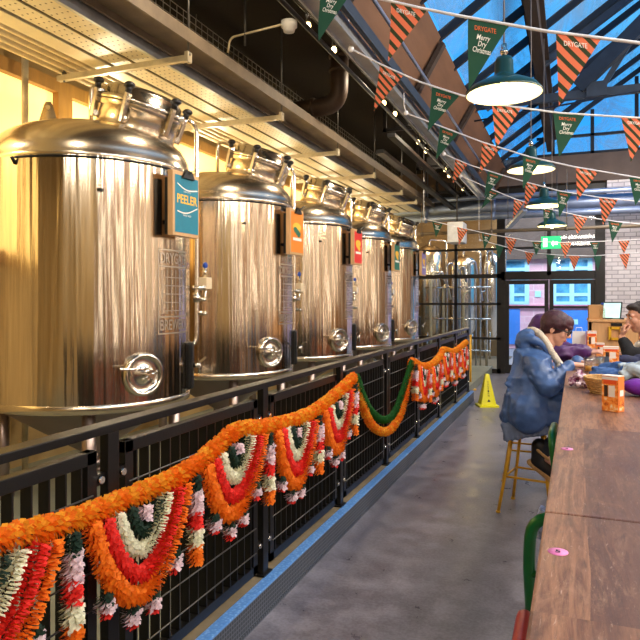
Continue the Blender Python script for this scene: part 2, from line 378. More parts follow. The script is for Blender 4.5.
# ================================================================== SETTING
YW = 14.4                                   # far glazed wall
KX, KH = -1.431, .154                       # kerb face, kerb height
mb = MB(); mb.bb(-1.60, 4.2, -3, YW+.1, -.1, 0); struct('floor', mb, m_floor, 'grey polished concrete aisle floor', 'floor')
mb = MB(); mb.bb(-4.6, -1.6, -3, YW+.1, -.1, KH-.012); struct('floor_platform', mb, m_deck, 'raised brewery platform floor behind the railing', 'floor')
mb = MB()
mb.bb(KX-.06, KX, -2.5, 10.4, KH-.012, KH, 0, .003); mb.bb(-1.64, KX-.06, -2.5, 10.4, 0, KH-.003, 1)
mb.bb(KX-.06, KX-.008, -2.5, 10.4, 0, KH-.012, 2); mb.bb(KX-.012, KX-.002, -2.5, 10.4, 0, .02, 2)
struct('trim_1', mb, [m_plate, m_kerbtop, m_riser], 'raised kerb with metal tread plate nosing under the black railing', 'kerb')
# left back wall with backlit windows
WX = -4.5
mb = MB(); mb.bb(WX-.15, WX, -3, YW+.1, 0, 1.9); mb.bb(WX-.15, WX, -3, YW+.1, 3.66, 4.5); mb.bb(WX-.15, WX, -3, -.1, 1.9, 3.66); struct('wall_left', mb, m_plaster, 'warm plaster wall behind the tanks', 'wall')
k = 1
for y0 in [-.1+1.62*i for i in range(9)]:
    y1 = min(y0+1.62, YW+.05)
    fr = MB(); fr.bb(WX-.06, WX+.05, y0, y0+.09, 1.9, 3.66); fr.bb(WX-.06, WX+.05, y1-.09, y1, 1.9, 3.66); fr.bb(WX-.06, WX+.05, y0+.09, y1-.09, 3.54, 3.66); fr.bb(WX-.06, WX+.05, y0+.09, y1-.09, 1.9, 2.0)
    w = struct('window_%d' % k, fr, m_orange_wood, 'orange wood framed backlit window behind the tanks', 'window')
    pn = MB(); pn.bb(WX-.04, WX-.02, y0+.09, y1-.09, 2.0, 3.54); pn.build('pane', m_glow, w); k += 1
# right wall (outside the frame) in brick, tall windows and pale panels added for tank reflections, back wall behind the camera
mb = MB()
mb.bb(4.2, 4.4, -3, YW+.1, 0, .9); mb.bb(4.2, 4.4, -3, YW+.1, 3.4, 4.5)
ys = [-3]
for i in range(7): ys += [-2+2.4*i, -2+2.4*i+1.1]
ys.append(YW+.1)
for i in range(0, len(ys)-1, 2): mb.bb(4.2, 4.4, ys[i], ys[i+1], .9, 3.4)
struct('wall_right', mb, m_redbrick, 'brown brick side wall with tall windows', 'wall')
for i in range(7):
    a = -2+2.4*i; fr = MB(); fr.bb(4.22, 4.3, a, a+.06, .9, 3.4); fr.bb(4.22, 4.3, a+1.04, a+1.1, .9, 3.4); fr.bb(4.22, 4.3, a, a+1.1, 2.1, 2.16); fr.bb(4.22, 4.3, a, a+1.1, 3.34, 3.4); fr.bb(4.22, 4.3, a, a+1.1, .9, .96)
    w = struct('window_%d' % k, fr, m_frame, 'tall black framed window added to the unseen side wall for tank reflections', 'window'); k += 1
    pn = MB(); pn.bb(4.25, 4.26, a, a+1.1, .9, 3.4); pn.build('pane', m_glass, w); pn = MB(); pn.bb(4.205, 4.212, a+.02, a+1.08, .95, 3.36); pn.build('reflection_panel', m_refl_panel, w)  # matte cream panel added in each window to warm the tank reflections
mb = MB(); mb.bb(-4.6, 4.4, -3.2, -3, -.1, 6.9); struct('wall_back', mb, m_plaster, 'plain wall behind the camera', 'wall')
# dark flat ceiling over the tanks, fascia, gutter beam
mb = MB(); mb.bb(-4.65, -1.62, -3, YW+.1, 4.45, 4.6); struct('ceiling', mb, m_ceil, 'dark flat ceiling above the tanks', 'ceiling')
EX, EZ, SL = -1.28, 4.38, .70              # eave of the glass roof and its slope
mb = MB(); mb.prism([(-1.66, -3, 3.72), (EX, -3, EZ), (EX-.08, -3, EZ+.1), (-1.74, -3, 3.78)], (0, YW+3, 0)); mb.bb(-1.74, -1.62, -3, YW, 3.74, 4.5)
struct('trim_2', mb, m_fascia, 'brown timber fascia between dark ceiling and glass roof', 'fascia')
for i in range(6):
    y = 2.2+2.3*i; m2 = MB(); m2.bar((-1.62, y, 3.70), (EX+.02, y, EZ-.06), .1, .05); struct('trim_%d' % (20+i), m2, m_beam, 'dark batten on the timber fascia', 'batten')
# glass roof: slope up to the right, bars, purlins, truss
def roofz(x): return EZ+SL*(x-EX)
RX = 4.3
mb = MB(); mb.prism([(EX, -3, EZ+.06), (RX-1.9, -3, roofz(RX-1.9)+.06), (RX-1.9, -3, roofz(RX-1.9)+.075), (EX, -3, EZ+.075)], (0, YW+3, 0))
mb.prism([(RX-1.9, -3, roofz(RX-1.9)+.06), (RX, -3, 4.9), (RX, -3, 4.915), (RX-1.9, -3, roofz(RX-1.9)+.075)], (0, YW+3, 0)); 
rw = struct('ceiling_glass_roof', mb, m_skyglass, 'blue glass pitched roof above the bar', 'glass roof')
mb = MB(); y = -2.4
while y < YW:
    mb.bar((EX-.05, y, EZ), (RX-1.9, y, roofz(RX-1.9)), .055, .09); mb.bar((RX-1.9, y, roofz(RX-1.9)), (RX, y, 4.86), .06, .1); y += .92
struct('trim_3', mb, m_glaze_bar, 'dark sloping glazing bars of the roof', 'glazing bars')
mb = MB(); px_ = -.40; mb.bar((px_, -3, roofz(px_)-.12), (px_, YW, roofz(px_)-.12), .13, .28, 0); mb.bb(px_-.12, px_+.12, -3, YW, roofz(px_)-.02, roofz(px_)+.03)
struct('trim_4', mb, m_beam, 'heavy dark timber purlin running under the glass roof', 'roof beam')
mb = MB(); mb.bar((1.4, -3, roofz(1.4)-.1), (1.4, YW, roofz(1.4)-.1), .14, .22); mb.bar((RX-1.9, -3, roofz(RX-1.9)-.1), (RX-1.9, YW, roofz(RX-1.9)-.1), .14, .25)
struct('trim_5', mb, m_beam, 'dark ridge and purlin timbers of the glass roof', 'roof beam')
for j, (ty) in enumerate((9.6, 4.0)):
    if j: continue
    mb = MB(); zc = 4.45
    mb.bar((EX, ty, zc), (RX, ty, zc), .09, .11); mb.bar((EX+.1, ty, EZ+.05), (RX-1.9, ty, roofz(RX-1.9)-.1), .1, .16)
    for a, b in (((.30, zc), (-.05, roofz(-.05)-.1)), ((.36, zc), (1.4, roofz(1.4)-.1)), ((1.8, zc), (1.4, roofz(1.4)-.1)), ((1.8, zc), (2.4, roofz(2.4)-.1))): mb.bar((a[0], ty, a[1]), (b[0], ty, b[1]), .07, .07)
    mb.box((.33, ty, zc+.04), (.26, .16, .2)); mb.cyl((EX, ty-.3, 4.15), (RX, ty-.3, 4.62), .012, n=6)
    mb.bar((.1, ty-.02, 4.55), (2.4, ty-.5, roofz(2.4)-.35), .1, .2)
    struct('trim_%d' % (6+j), mb, m_truss, 'blue grey steel roof truss with V struts', 'roof truss')
# far wall
def XW(px, Y=YW): return P(px, 300, Y=Y).x
def ZW(py, px=550, Y=YW): return P(px, py, Y=Y).z
x_l, x_a, x_b, x_c, x_d = XW(420)-1.2, XW(456), XW(501), XW(549), XW(604)
zt0, zt1, zt2 = ZW(276, 501), ZW(249, 501), ZW(306, 501)
zt3 = ZW(212, 501)
mb = MB()
mb.bb(x_d, x_d+.85, YW, YW+.2, 0, 3.75); struct('wall_far', mb, m_brick, 'white painted brick wall beside the glazed doors', 'wall')
mb = MB(); mb.bb(x_d+.85, 4.3, YW, YW+.2, 0, 3.75); struct('wall_far_right', mb, m_redbrick, 'brown brick wall at far right', 'wall')
mb = MB(); mb.bb(x_d+.83, x_d+1.0, YW-.25, YW, 0, 3.75); struct('trim_8', mb, m_frame, 'dark steel column beside the white brick', 'column')
mb = MB(); mb.bb(-4.6, x_d, YW, YW+.2, zt3+.02, 3.75); struct('wall_far_lintel', mb, m_concrete_beam, 'brown lintel wall over the glazed partition', 'wall')
mb = MB(); mb.bb(-4.6, 4.3, YW-.1, YW+.3, 4.05, 4.62); mb.bb(-4.6, 4.3, YW+.2, YW+.3, 3.6, 4.05, 1); mb.bb(XW(607), XW(640), YW-.05, YW+.18, 3.75, 4.06, 2)
struct('wall_far_beam', mb, [m_concrete_beam, m_black, m_brick], 'brown concrete beam across the far gable', 'beam')
fr = MB()                                    # gable glazing
for x in (EX, -.35, .42, 1.25, 2.1, 3.0): fr.bb(x-.035, x+.035, YW+.05, YW+.13, 4.62, min(roofz(x), 4.9+1.95*max(0, (RX-x)/1.9)) if x > RX-1.9 else roofz(x))
fr.bb(EX, RX, YW+.05, YW+.13, 4.60, 4.70); fr.bb(EX+.6, RX, YW+.05, YW+.13, 5.02, 5.07)
gw = struct('window_%d' % k, fr, m_glaze_bar, 'dark framed gable glazing under the roof at the far end', 'window'); k += 1
pn = MB(); pn.prism([(EX, YW+.09, 4.62), (RX, YW+.09, 4.62), (RX, YW+.09, 4.9), (RX-1.9, YW+.09, roofz(RX-1.9)), (EX, YW+.09, 4.64)], (0, .012, 0)); pn.build('pane', m_skyglass, gw)
# glazed partition left of the doors
fr = MB(); D = .07
for x, w in ((x_l, .06), (x_a, .06), (x_b, .17)): fr.bb(x-w/2, x+w/2, YW-D/2, YW+D/2, 0, zt3)
for z, h in ((zt3, .07), (zt1, .05), (zt0, .09), (ZW(304, 470), .05), (ZW(338, 470), .05), (.05, .1)): fr.bb(x_l, x_b, YW-D/2, YW+D/2, z-h/2, z+h/2)
pw = struct('window_%d' % k, fr, m_frame, 'black steel framed glass partition beside the doors', 'glass partition'); k += 1
pn = MB(); pn.bb(x_l, x_b, YW-.005, YW+.005, .08, zt3); pn.build('pane', m_glass, pw)
# transom and double doors
fr = MB(); fr.bb(x_b, x_d, YW-D/2, YW+D/2, zt0-.09, zt0+.09); fr.bb(x_b, x_d, YW-D/2, YW+D/2, zt3-.03, zt3+.04); fr.bb(x_b, x_d, YW-D/2, YW+D/2, zt1-.02, zt1+.03); fr.bb(x_c-.04, x_c+.04, YW-D/2, YW+D/2, zt0, zt3); fr.bb(x_d-.17, x_d+.02, YW-D/2-.03, YW+D/2, 0, zt3)
tw = struct('window_%d' % k, fr, m_frame, 'black transom window above the double doors', 'window'); k += 1
pn = MB(); pn.bb(x_b+.08, x_d-.1, YW-.005, YW+.005, zt0, zt3); pn.build('pane', m_glass, tw)
for i, (a, b) in enumerate(((x_b+.085, x_c-.005), (x_c+.005, x_d-.17))):
    fr = MB(); zt = zt0-.095; s = .085
    fr.bb(a, a+s, YW-.03, YW+.03, .01, zt); fr.bb(b-s, b, YW-.03, YW+.03, .01, zt); fr.bb(a+s, b-s, YW-.03, YW+.03, zt-.09, zt); fr.bb(a+s, b-s, YW-.03, YW+.03, .01, .2); fr.bb(a+s, b-s, YW-.03, YW+.03, ZW(307)-.025, ZW(307)+.025)
    d = struct('door_%d' % (i+1), fr, m_frame, 'black framed glass door, %s leaf of the pair' % ('left' if i == 0 else 'right'), 'door')
    pn = MB(); pn.bb(a+s, b-s, YW-.004, YW+.004, .2, zt-.09); pn.build('pane', m_glass, d)
    hd = MB(); hx = (b-.04 if i == 0 else a+.04); hd.cyl((hx, YW-.09, .85), (hx, YW-.09, 1.25), .014); hd.cyl((hx, YW-.09, .9), (hx, YW-.02, .9), .01); hd.cyl((hx, YW-.09, 1.2), (hx, YW-.02, 1.2), .01); hd.build('handle', m_steel, d)
# street outside
mb = MB(); mb.bb(-9, 9, YW+.3, 26, -.1, -.02); struct('ground_street', mb, M('street_paving', (150, 150, 156), .8), 'pale street paving outside the doors', 'street')
FY = 22.0
m_bluepanel = M('blue_painted_panel', (64, 134, 220), .5, 0, .1, 2); m_cyan = M('cyan_window_frame', (176, 234, 250), .5, 0, .05); m_darkpane = M('reflecting_street_pane', (84, 170, 220), .15, .2, .5, 3)
fb = thing('street_building', 'pink brick building with cyan windows across the street', 'building', (0, FY, 0))
mb = MB(); mb.bb(-6, 6, FY, FY+.3, 0, 5.2); mb.build('wall', m_facade, fb)
def fz(py): return P(550, py, Y=FY).z
def fx(px): return P(px, 300, Y=FY).x
for a, b, t_, u in ((503, 527, 259, 274), (512, 527, 279, 303), (554, 590, 259, 274), (554, 590, 279, 303), (470, 500, 259, 274)):
    w = MB(); xa, xb, za, zb_ = fx(a), fx(b), fz(u), fz(t_); n = max(1, round((b-a)/18))
    for q in range(n+1): xx = xa+(xb-xa)*q/n; w.bb(xx-.07, xx+.07, FY-.06, FY+.02, za, zb_)
    for z in (za, zb_, za+.35*(zb_-za)): w.bb(xa-.07, xb+.07, FY-.05, FY+.02, z-.05, z+.05)
    wo = w.build('window', m_cyan, fb); g = MB(); g.bb(xa, xb, FY-.02, FY-.005, za, zb_); g.build('pane', m_darkpane, wo)
for a, b, t_, u in ((506, 520, 309, 345), (553, 592, 310, 350)):
    w = MB(); w.bb(fx(a), fx(b), FY-.05, FY-.002, fz(u), fz(t_)); w.build('door_panel', m_bluepanel, fb)
w = MB(); w.bb(-6, 6, FY-.25, FY-.002, fz(259), 5.2); w.build('reflection_band', m_concrete_beam, fb)  # dark band put in for the reflection on the upper panes
w = MB(); w.bb(fx(500), fx(596), FY-.1, FY-.002, fz(308), fz(305)); w.build('sill_band', M('pink_sill', (232, 150, 176), .6), fb)
w = MB(); w.bb(fx(571), fx(578), FY-.06, FY-.051, fz(324), fz(319)); w.bb(fx(535), fx(541), FY-.03, FY-.002, fz(297), fz(291)); w.build('notice', m_cyan, fb)
# brewhouse room beyond the partition
mb = MB(); mb.bb(-6.2, -1.55, YW+.3, 19.0, -.02, .0); struct('floor_brewhouse', mb, m_kerbtop, 'floor of the brewhouse beyond the glass', 'floor')
mb = MB(); mb.bb(-6.2, -1.9, 18.8, 19.0, 0, 4.2); mb.bb(-6.3, -6.2, YW+.3, 19.0, 0, 4.2); mb.bb(-6.2, -1.9, YW+.3, 19, 4.1, 4.2); struct('wall_brewhouse', mb, M('brewhouse_wall', (132, 104, 66), .8, 0, .2, 1.5), 'warm wall of the brewhouse beyond the glass', 'wall')
# ================================================================== RAILING
RLX, RT = -1.53, 1.165
rl = thing('metal_railing', 'long black metal railing with slatted panels along the kerb', 'railing', (RLX, 5, KH))
PY = [.627+1.209*i for i in range(-1, 9)]
mb = MB(); mb.bb(RLX-.035, RLX+.035, PY[0]-.4, PY[-1]+.04, RT-.03, RT, 0, .004); mb.build('top_rail', m_rail, rl)
for i, y in enumerate(PY):
    mb = MB(); mb.bb(RLX-.006, RLX+.03, y-.03, y+.03, KH, RT-.03, 0, .003); mb.bb(RLX-.05, RLX+.045, y-.05, y+.05, KH, KH+.008)
    for z in (.32, .98):
        for s in (-1, 1): mb.bb(RLX+.0, RLX+.018, y+s*.03, y+s*.085, z-.02, z+.02); mb.cyl((RLX+.018, y+s*.058, z), (RLX+.03, y+s*.058, z), .013, n=8, m=1)
    mb.build('post', [m_rail, m_steel], rl)
for i in range(len(PY)-1):
    a, b = PY[i]+.075, PY[i+1]-.075; z0, z1 = .185, 1.085; mb = MB()
    mb.bb(RLX-.02, RLX+.02, a, b, z1-.045, z1, 0, .003); mb.bb(RLX-.02, RLX+.02, a, b, z0, z0+.045); mb.bb(RLX-.02, RLX+.02, a, a+.045, z0, z1); mb.bb(RLX-.02, RLX+.02, b-.045, b, z0, z1)
    n = 15
    for q in range(1, n): y = a+(b-a)*q/n; mb.bb(RLX-.024, RLX+.018, y-.0035, y+.0035, z0+.04, z1-.04)
    pn = mb.build('infill_panel', m_black, rl)
    mb = MB()
    for q in range(6): mb.cyl((RLX+.021, a+.02, z0+.11+.128*q), (RLX+.021, b-.02, z0+.11+.128*q), .0035, n=6)
    mb.build('cross_rod', m_rod, pn)
# ================================================================== TANKS
CX, CY0, SP, R = -3.43, 3.94, 2.0, .74
tk = thing('fermenter_tank', 'tall polished steel fermenter, nearest and largest of the row, beside the teal sign', 'fermentation tank', (CX, CY0, KH-.012), 'row of steel fermenters')
def C(a, r, z): return Vector((CX+r*math.cos(a), CY0+r*math.sin(a), z))
O = (CX, CY0, 0); n = 112
mb = MB(); mb.lathe([(R, .9), (R, 2.555)], O, n=n)
mb.build('shell', m_tank, tk)
mb = MB(); mb.lathe([(R-.012, .838), (R+.002, .845), (R+.004, .90), (R, .902)], O, n=n); mb.build('base_band', m_dome, tk)
mb = MB()
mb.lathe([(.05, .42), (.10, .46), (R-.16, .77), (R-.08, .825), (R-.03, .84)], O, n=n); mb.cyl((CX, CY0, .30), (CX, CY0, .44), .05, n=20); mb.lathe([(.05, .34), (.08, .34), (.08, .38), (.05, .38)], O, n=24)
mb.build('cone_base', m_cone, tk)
for a in (.6, 2.2, 3.8, 5.4):
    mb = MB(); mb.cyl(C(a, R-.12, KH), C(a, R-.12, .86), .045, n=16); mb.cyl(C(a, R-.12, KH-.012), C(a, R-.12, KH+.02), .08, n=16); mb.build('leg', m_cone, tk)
mb = MB(); pr = [(R, 2.555), (R+.003, 2.56), (R+.003, 2.58), (R-.004, 2.59)]
for i in range(1, 15):
    a = PI/2*i/14; pr.append(((R-.004)*math.cos(a)**.66 if i < 14 else 0, 2.59+.318*math.sin(a)))
mb.lathe(pr, O, n=n); mb.build('dome_top', m_dome, tk)
mb = MB(); mb.lathe([(R+.003, 2.535), (R+.009, 2.54), (R+.009, 2.548), (R+.003, 2.552)], O, n=40, a0=-1.55, a1=-.05); 
for a in (-1.55, -.05): mb.cyl(C(a, R, 2.50), C(a, R+.03, 2.54), .012, n=8)
mb.box(C(-.78, R+.003, 2.33), (.03, .03, .02)); mb.build('seam_strip', m_black, tk)
# front manhole
A = -.40; ax = Vector((math.cos(A), math.sin(A), 0)); mo = C(A, R-.03, 1.09)
mb = MB(); mb.lathe([(.10, .02), (.145, .02), (.15, .05), (.145, .075), (.125, .08), (.12, .065), (.118, .05)], mo, ax, 40); mh = mb.build('manhole', m_steel, tk)
mb = MB(); mb.lathe([(.118, .052), (.10, .042), (.06, .05), (.03, .075), (0, .08)], mo, ax, 40); mb.build('manhole_door', m_steel, mh)
mb = MB(); sd = Vector((-ax.y, ax.x, 0)); up = Vector((0, 0, 1))
mb.bar(mo+ax*.115-sd*.21+up*.055, mo+ax*.115+sd*.03+up*.035, .022, .016, 0, .004); mb.cyl(mo+ax*.06, mo+ax*.15, .016, n=12); mb.cyl(mo+ax*.12-sd*.0, mo+ax*.135, .03, n=12)
for i in range(4): d = sd*math.cos(i*PI/2+.4)+up*math.sin(i*PI/2+.4); mb.cyl(mo+ax*.135, mo+ax*.14+d*.05, .008, n=8); mb.ell(mo+ax*.14+d*.055, (.012, .012, .012), n=8)
mb.build('clamp_handle', m_steel, mh)
# tilted top manway
tilt = Vector((.30, .03, 1)).normalized(); mo = Vector((CX+.29, CY0+.14, 2.86)); mb = MB()
mb.lathe([(.33, -.06), (.31, -.02), (.30, .05), (.30, .155), (.315, .16), (.315, .20)], mo, tilt, 56); mw = mb.build('top_manway', m_dome, tk)
mb = MB(); mb.lathe([(.315, .205), (.32, .21), (.32, .24), (.295, .245), (.29, .30), (.25, .335), (.10, .355), (0, .36)], mo, tilt, 56); mb.build('manway_lid', m_steel, mw)
N_, B_, T_ = basis(tilt)
for i in range(6):
    a = i*PI/3+.35; rd = N_*math.cos(a)+B_*math.sin(a); q = MB(); tn = T_.cross(rd)
    q.bar(mo+rd*.325+T_*.05, mo+rd*.34+T_*.27, .04, .03, 0, .004); q.cyl(mo+rd*.315+T_*.08-tn*.035, mo+rd*.315+T_*.08+tn*.035, .02, n=10); q.bar(mo+rd*.28+T_*.25, mo+rd*.355+T_*.25, .03, .025)
    c_ = q.build('swing_clamp', m_steel, mw)
for i in range(6):
    a = i*PI/3+.35; rd = N_*math.cos(a)+B_*math.sin(a); q = MB(); q.cyl(mo+rd*.341+T_*.26, mo+rd*.345+T_*.315, .024, n=10); q.ell(mo+rd*.346+T_*.315, (.042, .042, .026), n=10); q.build('clamp_knob', m_knob, mw)
# pipes
def arc(pts, r=.06, n=5):
    pts = [Vector(p) for p in pts]; o = [pts[0]]
    for i in range(1, len(pts)-1):
        a = (pts[i-1]-pts[i]); b = (pts[i+1]-pts[i]); q = min(r, a.length*.45, b.length*.45); a.normalize(); b.normalize()
        for k_ in range(n+1):
            t = k_/n; o.append((pts[i]+a*q)*(1-t)**2+pts[i]*2*t*(1-t)+(pts[i]+b*q)*t*t)
    return o+[pts[-1]]
dp = C(.84, R+.085, 0)
mb = MB(); mb.tube(arc([C(2.3, .30, 2.88), C(2.3, .30, 3.36), (dp.x, dp.y, 3.06), (dp.x, dp.y, 1.25), C(.84, R-.02, 1.2)], .09), .019, 10); mb.build('vent_pipe', m_steel, tk)
mb = MB(); bs = Vector((dp.x+.02, dp.y+.10, 1.74)); mb.tube(arc([(dp.x, dp.y, 1.62), (dp.x+.05, dp.y+.05, 1.60), bs-up*.13, bs], .05), .014, 8)
mb.cyl((dp.x, dp.y, 1.66), (dp.x, dp.y, 1.58), .032, n=12); mb.cyl((dp.x-.03, dp.y-.02, 1.70), (dp.x+.06, dp.y+.04, 1.70), .022, n=10); mb.cyl((dp.x, dp.y, 1.50), (dp.x+.05, dp.y+.02, 1.49), .018, n=10); mb.ell((dp.x+.06, dp.y+.02, 1.49), (.03, .03, .02), n=10)
sv = mb.build('pressure_valve', m_steel, tk)
mb = MB(); mb.box(bs+up*.0, (.085, .085, .10), 0, None, .008); mb.build('valve_chamber', m_acrylic, sv)
mb = MB(); mb.cyl(bs+up*.05, bs+up*.13, .014, n=10, m=1); mb.ell(bs+up*.15, (.022, .022, .028), n=10); mb.build('valve_cap', [m_blue_knob, m_steel], sv)
# side tap panel
A2 = .36; q = C(A2, R+.02, 1.10); ax2 = Vector((math.cos(A2), math.sin(A2), 0)); sd2 = Vector((-ax2.y, ax2.x, 0)); R2 = Matrix((sd2, ax2, up)).transposed()
mb = MB(); mb.box(q, (.10, .05, .36), 0, R2, .02); tp = mb.build('tap_panel', m_black, tk)
mb = MB(); mb.cyl(q+ax2*.02, q+ax2*.08, .018, n=10); mb.cyl(q+ax2*.07+up*.02, q+ax2*.07-up*.06, .012, n=10); mb.bar(q+ax2*.07+up*.02, q+ax2*.12+up*.06, .016, .016); mb.build('sample_tap', m_steel, tp)
# lifting lug, relief valve
mb = MB(); lc = P(48, 113, Y=CY0+.42); e = Vector((.93, .36, 0)); 
pts = []
w_ = [(-.09, -.10), (.09, -.10), (.035, .075), (.02, .10), (-.02, .10), (-.035, .075)]
for i in range(2):
    pass
hole = [(.018*math.cos(a), .05+.018*math.sin(a)) for a in [PI*2*i/12 for i in range(12)]]
bm_pts = [lc+e*a+up*b for a, b in w_]; mb.prism(bm_pts, (-e.y*.014, e.x*.014, 0))
mb.cyl(lc+up*.05+Vector((e.y, -e.x, 0))*.004, lc+up*.05-Vector((e.y, -e.x, 0))*.020, .02, n=14, m=1); mb.build('lifting_lug', [m_dome, m_glow if False else m_conduit], tk)
mb = MB(); q = C(-2.9, .62, 2.72); mb.cyl(q, q+up*.16, .025, n=12); mb.cyl(q+up*.10-e*.07, q+up*.10+e*.07, .018, n=10); mb.ell(q+up*.19, (.035, .035, .02), n=10); mb.cyl(q+up*.05, q+up*.07, .045, n=12); mb.build('relief_valve', m_steel, tk)
# etched lettering wrapped on the shell
mb = MB()
def wrap(a0, z0): return lambda x, y: C(a0+x/R, R+.0035, z0+y)
LA = .035
def band(z0, z1, a0=-.21, a1=.29, m=0):
    k_ = 14; vs = [C(a0+(a1-a0)*i/k_, R+.002, z) for z in (z0, z1) for i in range(k_+1)]
    mb.add(vs, [(i, i+1, k_+2+i, k_+1+i) for i in range(k_)], m)
put_text(mb, 'DRYGATE', wrap(LA, 1.865), .34, 0, 0, .01, .075)
put_text(mb, 'BREWERY', wrap(LA, 1.385), .34, 0, 0, .01, .075)
for z in (1.955, 1.835, 1.475, 1.355): band(z, z+.010)
for i in range(5): band(1.52+.06*i, 1.526+.06*i, -.17+.02*abs(i-2), .25-.02*abs(i-2))
for i in range(7): a = -.17+.07*i; band(1.50, 1.815, a, a+.009)
for a in (-.215, .285): band(1.355, 1.965, a, a+.01)
mb.build('etched_logo', [m_etch, m_etch2], tk)
tanks = [tk]
for i, s in enumerate(('second of the row, beside the orange sign', 'middle of the row of five, beside the red sign', 'fourth of the row, beside the dark green sign', 'farthest and smallest of the row, beside the lilac sign')):
    tanks.append(dup(tk, (CX, CY0+SP*(i+1), KH-.012), 'tall polished steel fermenter, '+s))
# tank signs: clip boards standing off the tank on a bracket
SD = [('teal', m_teal, 'PEELER'), ('orange', m_orangep, ''), ('red', m_redp, ''), ('dark green', m_greenp, ''), ('lilac', m_lilacp, '')]
for i, (cn, pm, tx) in enumerate(SD):
    c0 = Vector((-2.60, 3.94+SP*i, 2.285)); t1 = Vector((.03, 1, 0)).normalized(); nn = Vector((t1.y, -t1.x, 0)); Rm = Matrix((t1, -nn, up)).transposed()
    s = thing('tank_sign', '%s beer poster clipped to a pale board on the steel tank' % cn, 'sign', tuple(c0-up*.23), 'poster boards on the tanks')
    mb = MB(); mb.box(c0, (.32, .045, .46), 0, Rm, .004); mb.build('board', m_signwood, s)
    mb = MB(); mb.box(c0-nn*.04-t1*.12-up*.02, (.05, .035, .40), 0, Rm); mb.bar(c0-nn*.02-up*.12-t1*.05, Vector((CX+.70, CY0+SP*i+.1, 2.16)), .03, .03); mb.build('bracket', m_black, s)
    F = lambda x, y, d=.0185, c0=c0, t1=t1, nn=nn: c0+t1*(x*1.3)+up*y+nn*(d+.0075)
    mb = MB(); mb.add([F(-.105, -.205, .0165), F(.115, -.205, .0165), F(.115, .20, .0165), F(-.105, .20, .0165)], [(0, 1, 2, 3)], 0)
    if i == 0:
        put_text(mb, tx, lambda x, y: F(x+.005, y+.005), .19, 1, 0, .02, .062); put_text(mb, 'DRYGATE', lambda x, y: F(x+.005, y+.085), .065, 2)
        for off, yy in ((-.035, .145), (.03, -.05)):
            st = [F(-.09+.19*j/10+.005, yy+off*(j/10)-.02*math.sin(j/10*PI*1.2)) for j in range(11)]; mb.add(st+[p-up*.009 for p in st], [(j, j+1, 12+j, 11+j) for j in range(10)], 2)
        put_text(mb, 'PALE ALE', lambda x, y: F(x+.005, y-.085), .075, 2)
    else:
        blob = [(m_yel, 0, .05, .075), (m_greenp if i < 3 else m_yel, .0, .0, .055), (m_ctext, 0, -.075, .03)]
        for j, (mm, bx_, by_, br_) in enumerate(blob):
            if j == 1: 
                for q, (ox, oy) in enumerate(((-.03, .02), (.03, -.02), (.0, .0))): mb.add([F(ox+br_*.6*math.cos(a)*(1+.2*math.sin(3*a)), oy+br_*.55*math.sin(a), .0180+.0004*q) for a in [2*PI*z/14 for z in range(14)]], [tuple(range(14))], 2)
            elif j == 0: mb.add([F(bx_+br_*math.cos(a), by_+br_*.6*math.sin(a), .0175) for a in [2*PI*z/20 for z in range(20)]], [tuple(range(20))], 1)
            else: mb.add([F(-.075, by_-.012), F(.08, by_-.012), F(.08, by_+.018), F(-.075, by_+.018)], [(0, 1, 2, 3)], 3)
    mb.build('poster', [pm, m_yel, m_ctext if i == 0 else (m_greenp if i in (1, ) else m_yel), m_ctext] if i else [pm, m_yel, m_ctext], s)
    mb = MB(); mb.add([F(-.05, .195, .02), F(.055, .195, .02), F(.03, .235, .02), F(-.02, .235, .02)], [(0, 1, 2, 3)]); mb.prism([F(-.05, .185, .018), F(.06, .185, .018), F(.03, .245, .018), F(-.02, .245, .018)], nn*.02); mb.bar(F(.01, .22, .03), F(.05, .27, .07), .05, .006); mb.build('clip', m_knob, s)
# ================================================================== OVERHEAD SERVICES (left)
Y0, Y1 = -1.0, 13.6
TZ = 3.5
t = thing('cable_tray', 'wide perforated cream cable tray running above the tanks', 'cable tray', (-3.2, 6, TZ))
mb = MB(); mb.bb(-3.24, -3.03, Y0, Y1, TZ, TZ+.008); mb.bb(-3.44, -3.275, Y0, Y1, TZ, TZ+.008); mb.build('perforated_plate', m_perf, t)
mb = MB(); mb.bb(-3.03, -3.0, Y0, Y1, TZ-.02, TZ+.075, 0, .004); mb.bb(-3.285, -3.235, Y0, Y1, TZ+.02, TZ+.07, 1); mb.build('side_lip', [m_galv, m_black], t)  # black strip darkens the gap between the plates, in place of shade
t = thing('cable_trunking', 'smooth cream trunking beside the perforated tray over the tanks', 'cable tray', (-3.54, 6, TZ))
mb = MB(); mb.bb(-3.63, -3.475, Y0, Y1, TZ-.005, TZ+.07, 0, .006); mb.bb(-3.474, -3.436, Y0, Y1, TZ+.02, TZ+.07, 1); mb.bb(-3.66, -3.63, Y0, Y1, TZ+.03, TZ+.07, 1); mb.build('trunking_body', [m_cream, m_black], t)  # black strips darken the gaps beside the body, in place of shade
for i, s in enumerate(('first', 'second', 'third', 'fourth')):
    x = -3.71-.095*i; mb = MB(); mb.tube([(x, Y0, TZ+.04), (x, Y1, TZ+.04)], .036, 12)
    tag(mb.build('conduit_pipe', m_conduit), 'pale conduit pipe over the tanks, %s from the trunking' % s, 'pipe', 'conduits over the tanks')
t = thing('steel_channel', 'brown steel channel running beside the wire basket', 'steel beam', (-3.0, 6, 3.62))
mb = MB(); mb.bb(-2.96, -2.70, Y0, Y1, 3.60, 3.615, 0); mb.bb(-2.975, -2.955, Y0, Y1, 3.55, 3.72); mb.bb(-2.71, -2.695, Y0, Y1, 3.56, 3.66); mb.build('channel', m_band, t)
t = thing('wire_basket_tray', 'black wire mesh cable basket under the dark ceiling', 'cable basket', (-3.7, 6, 4.14))
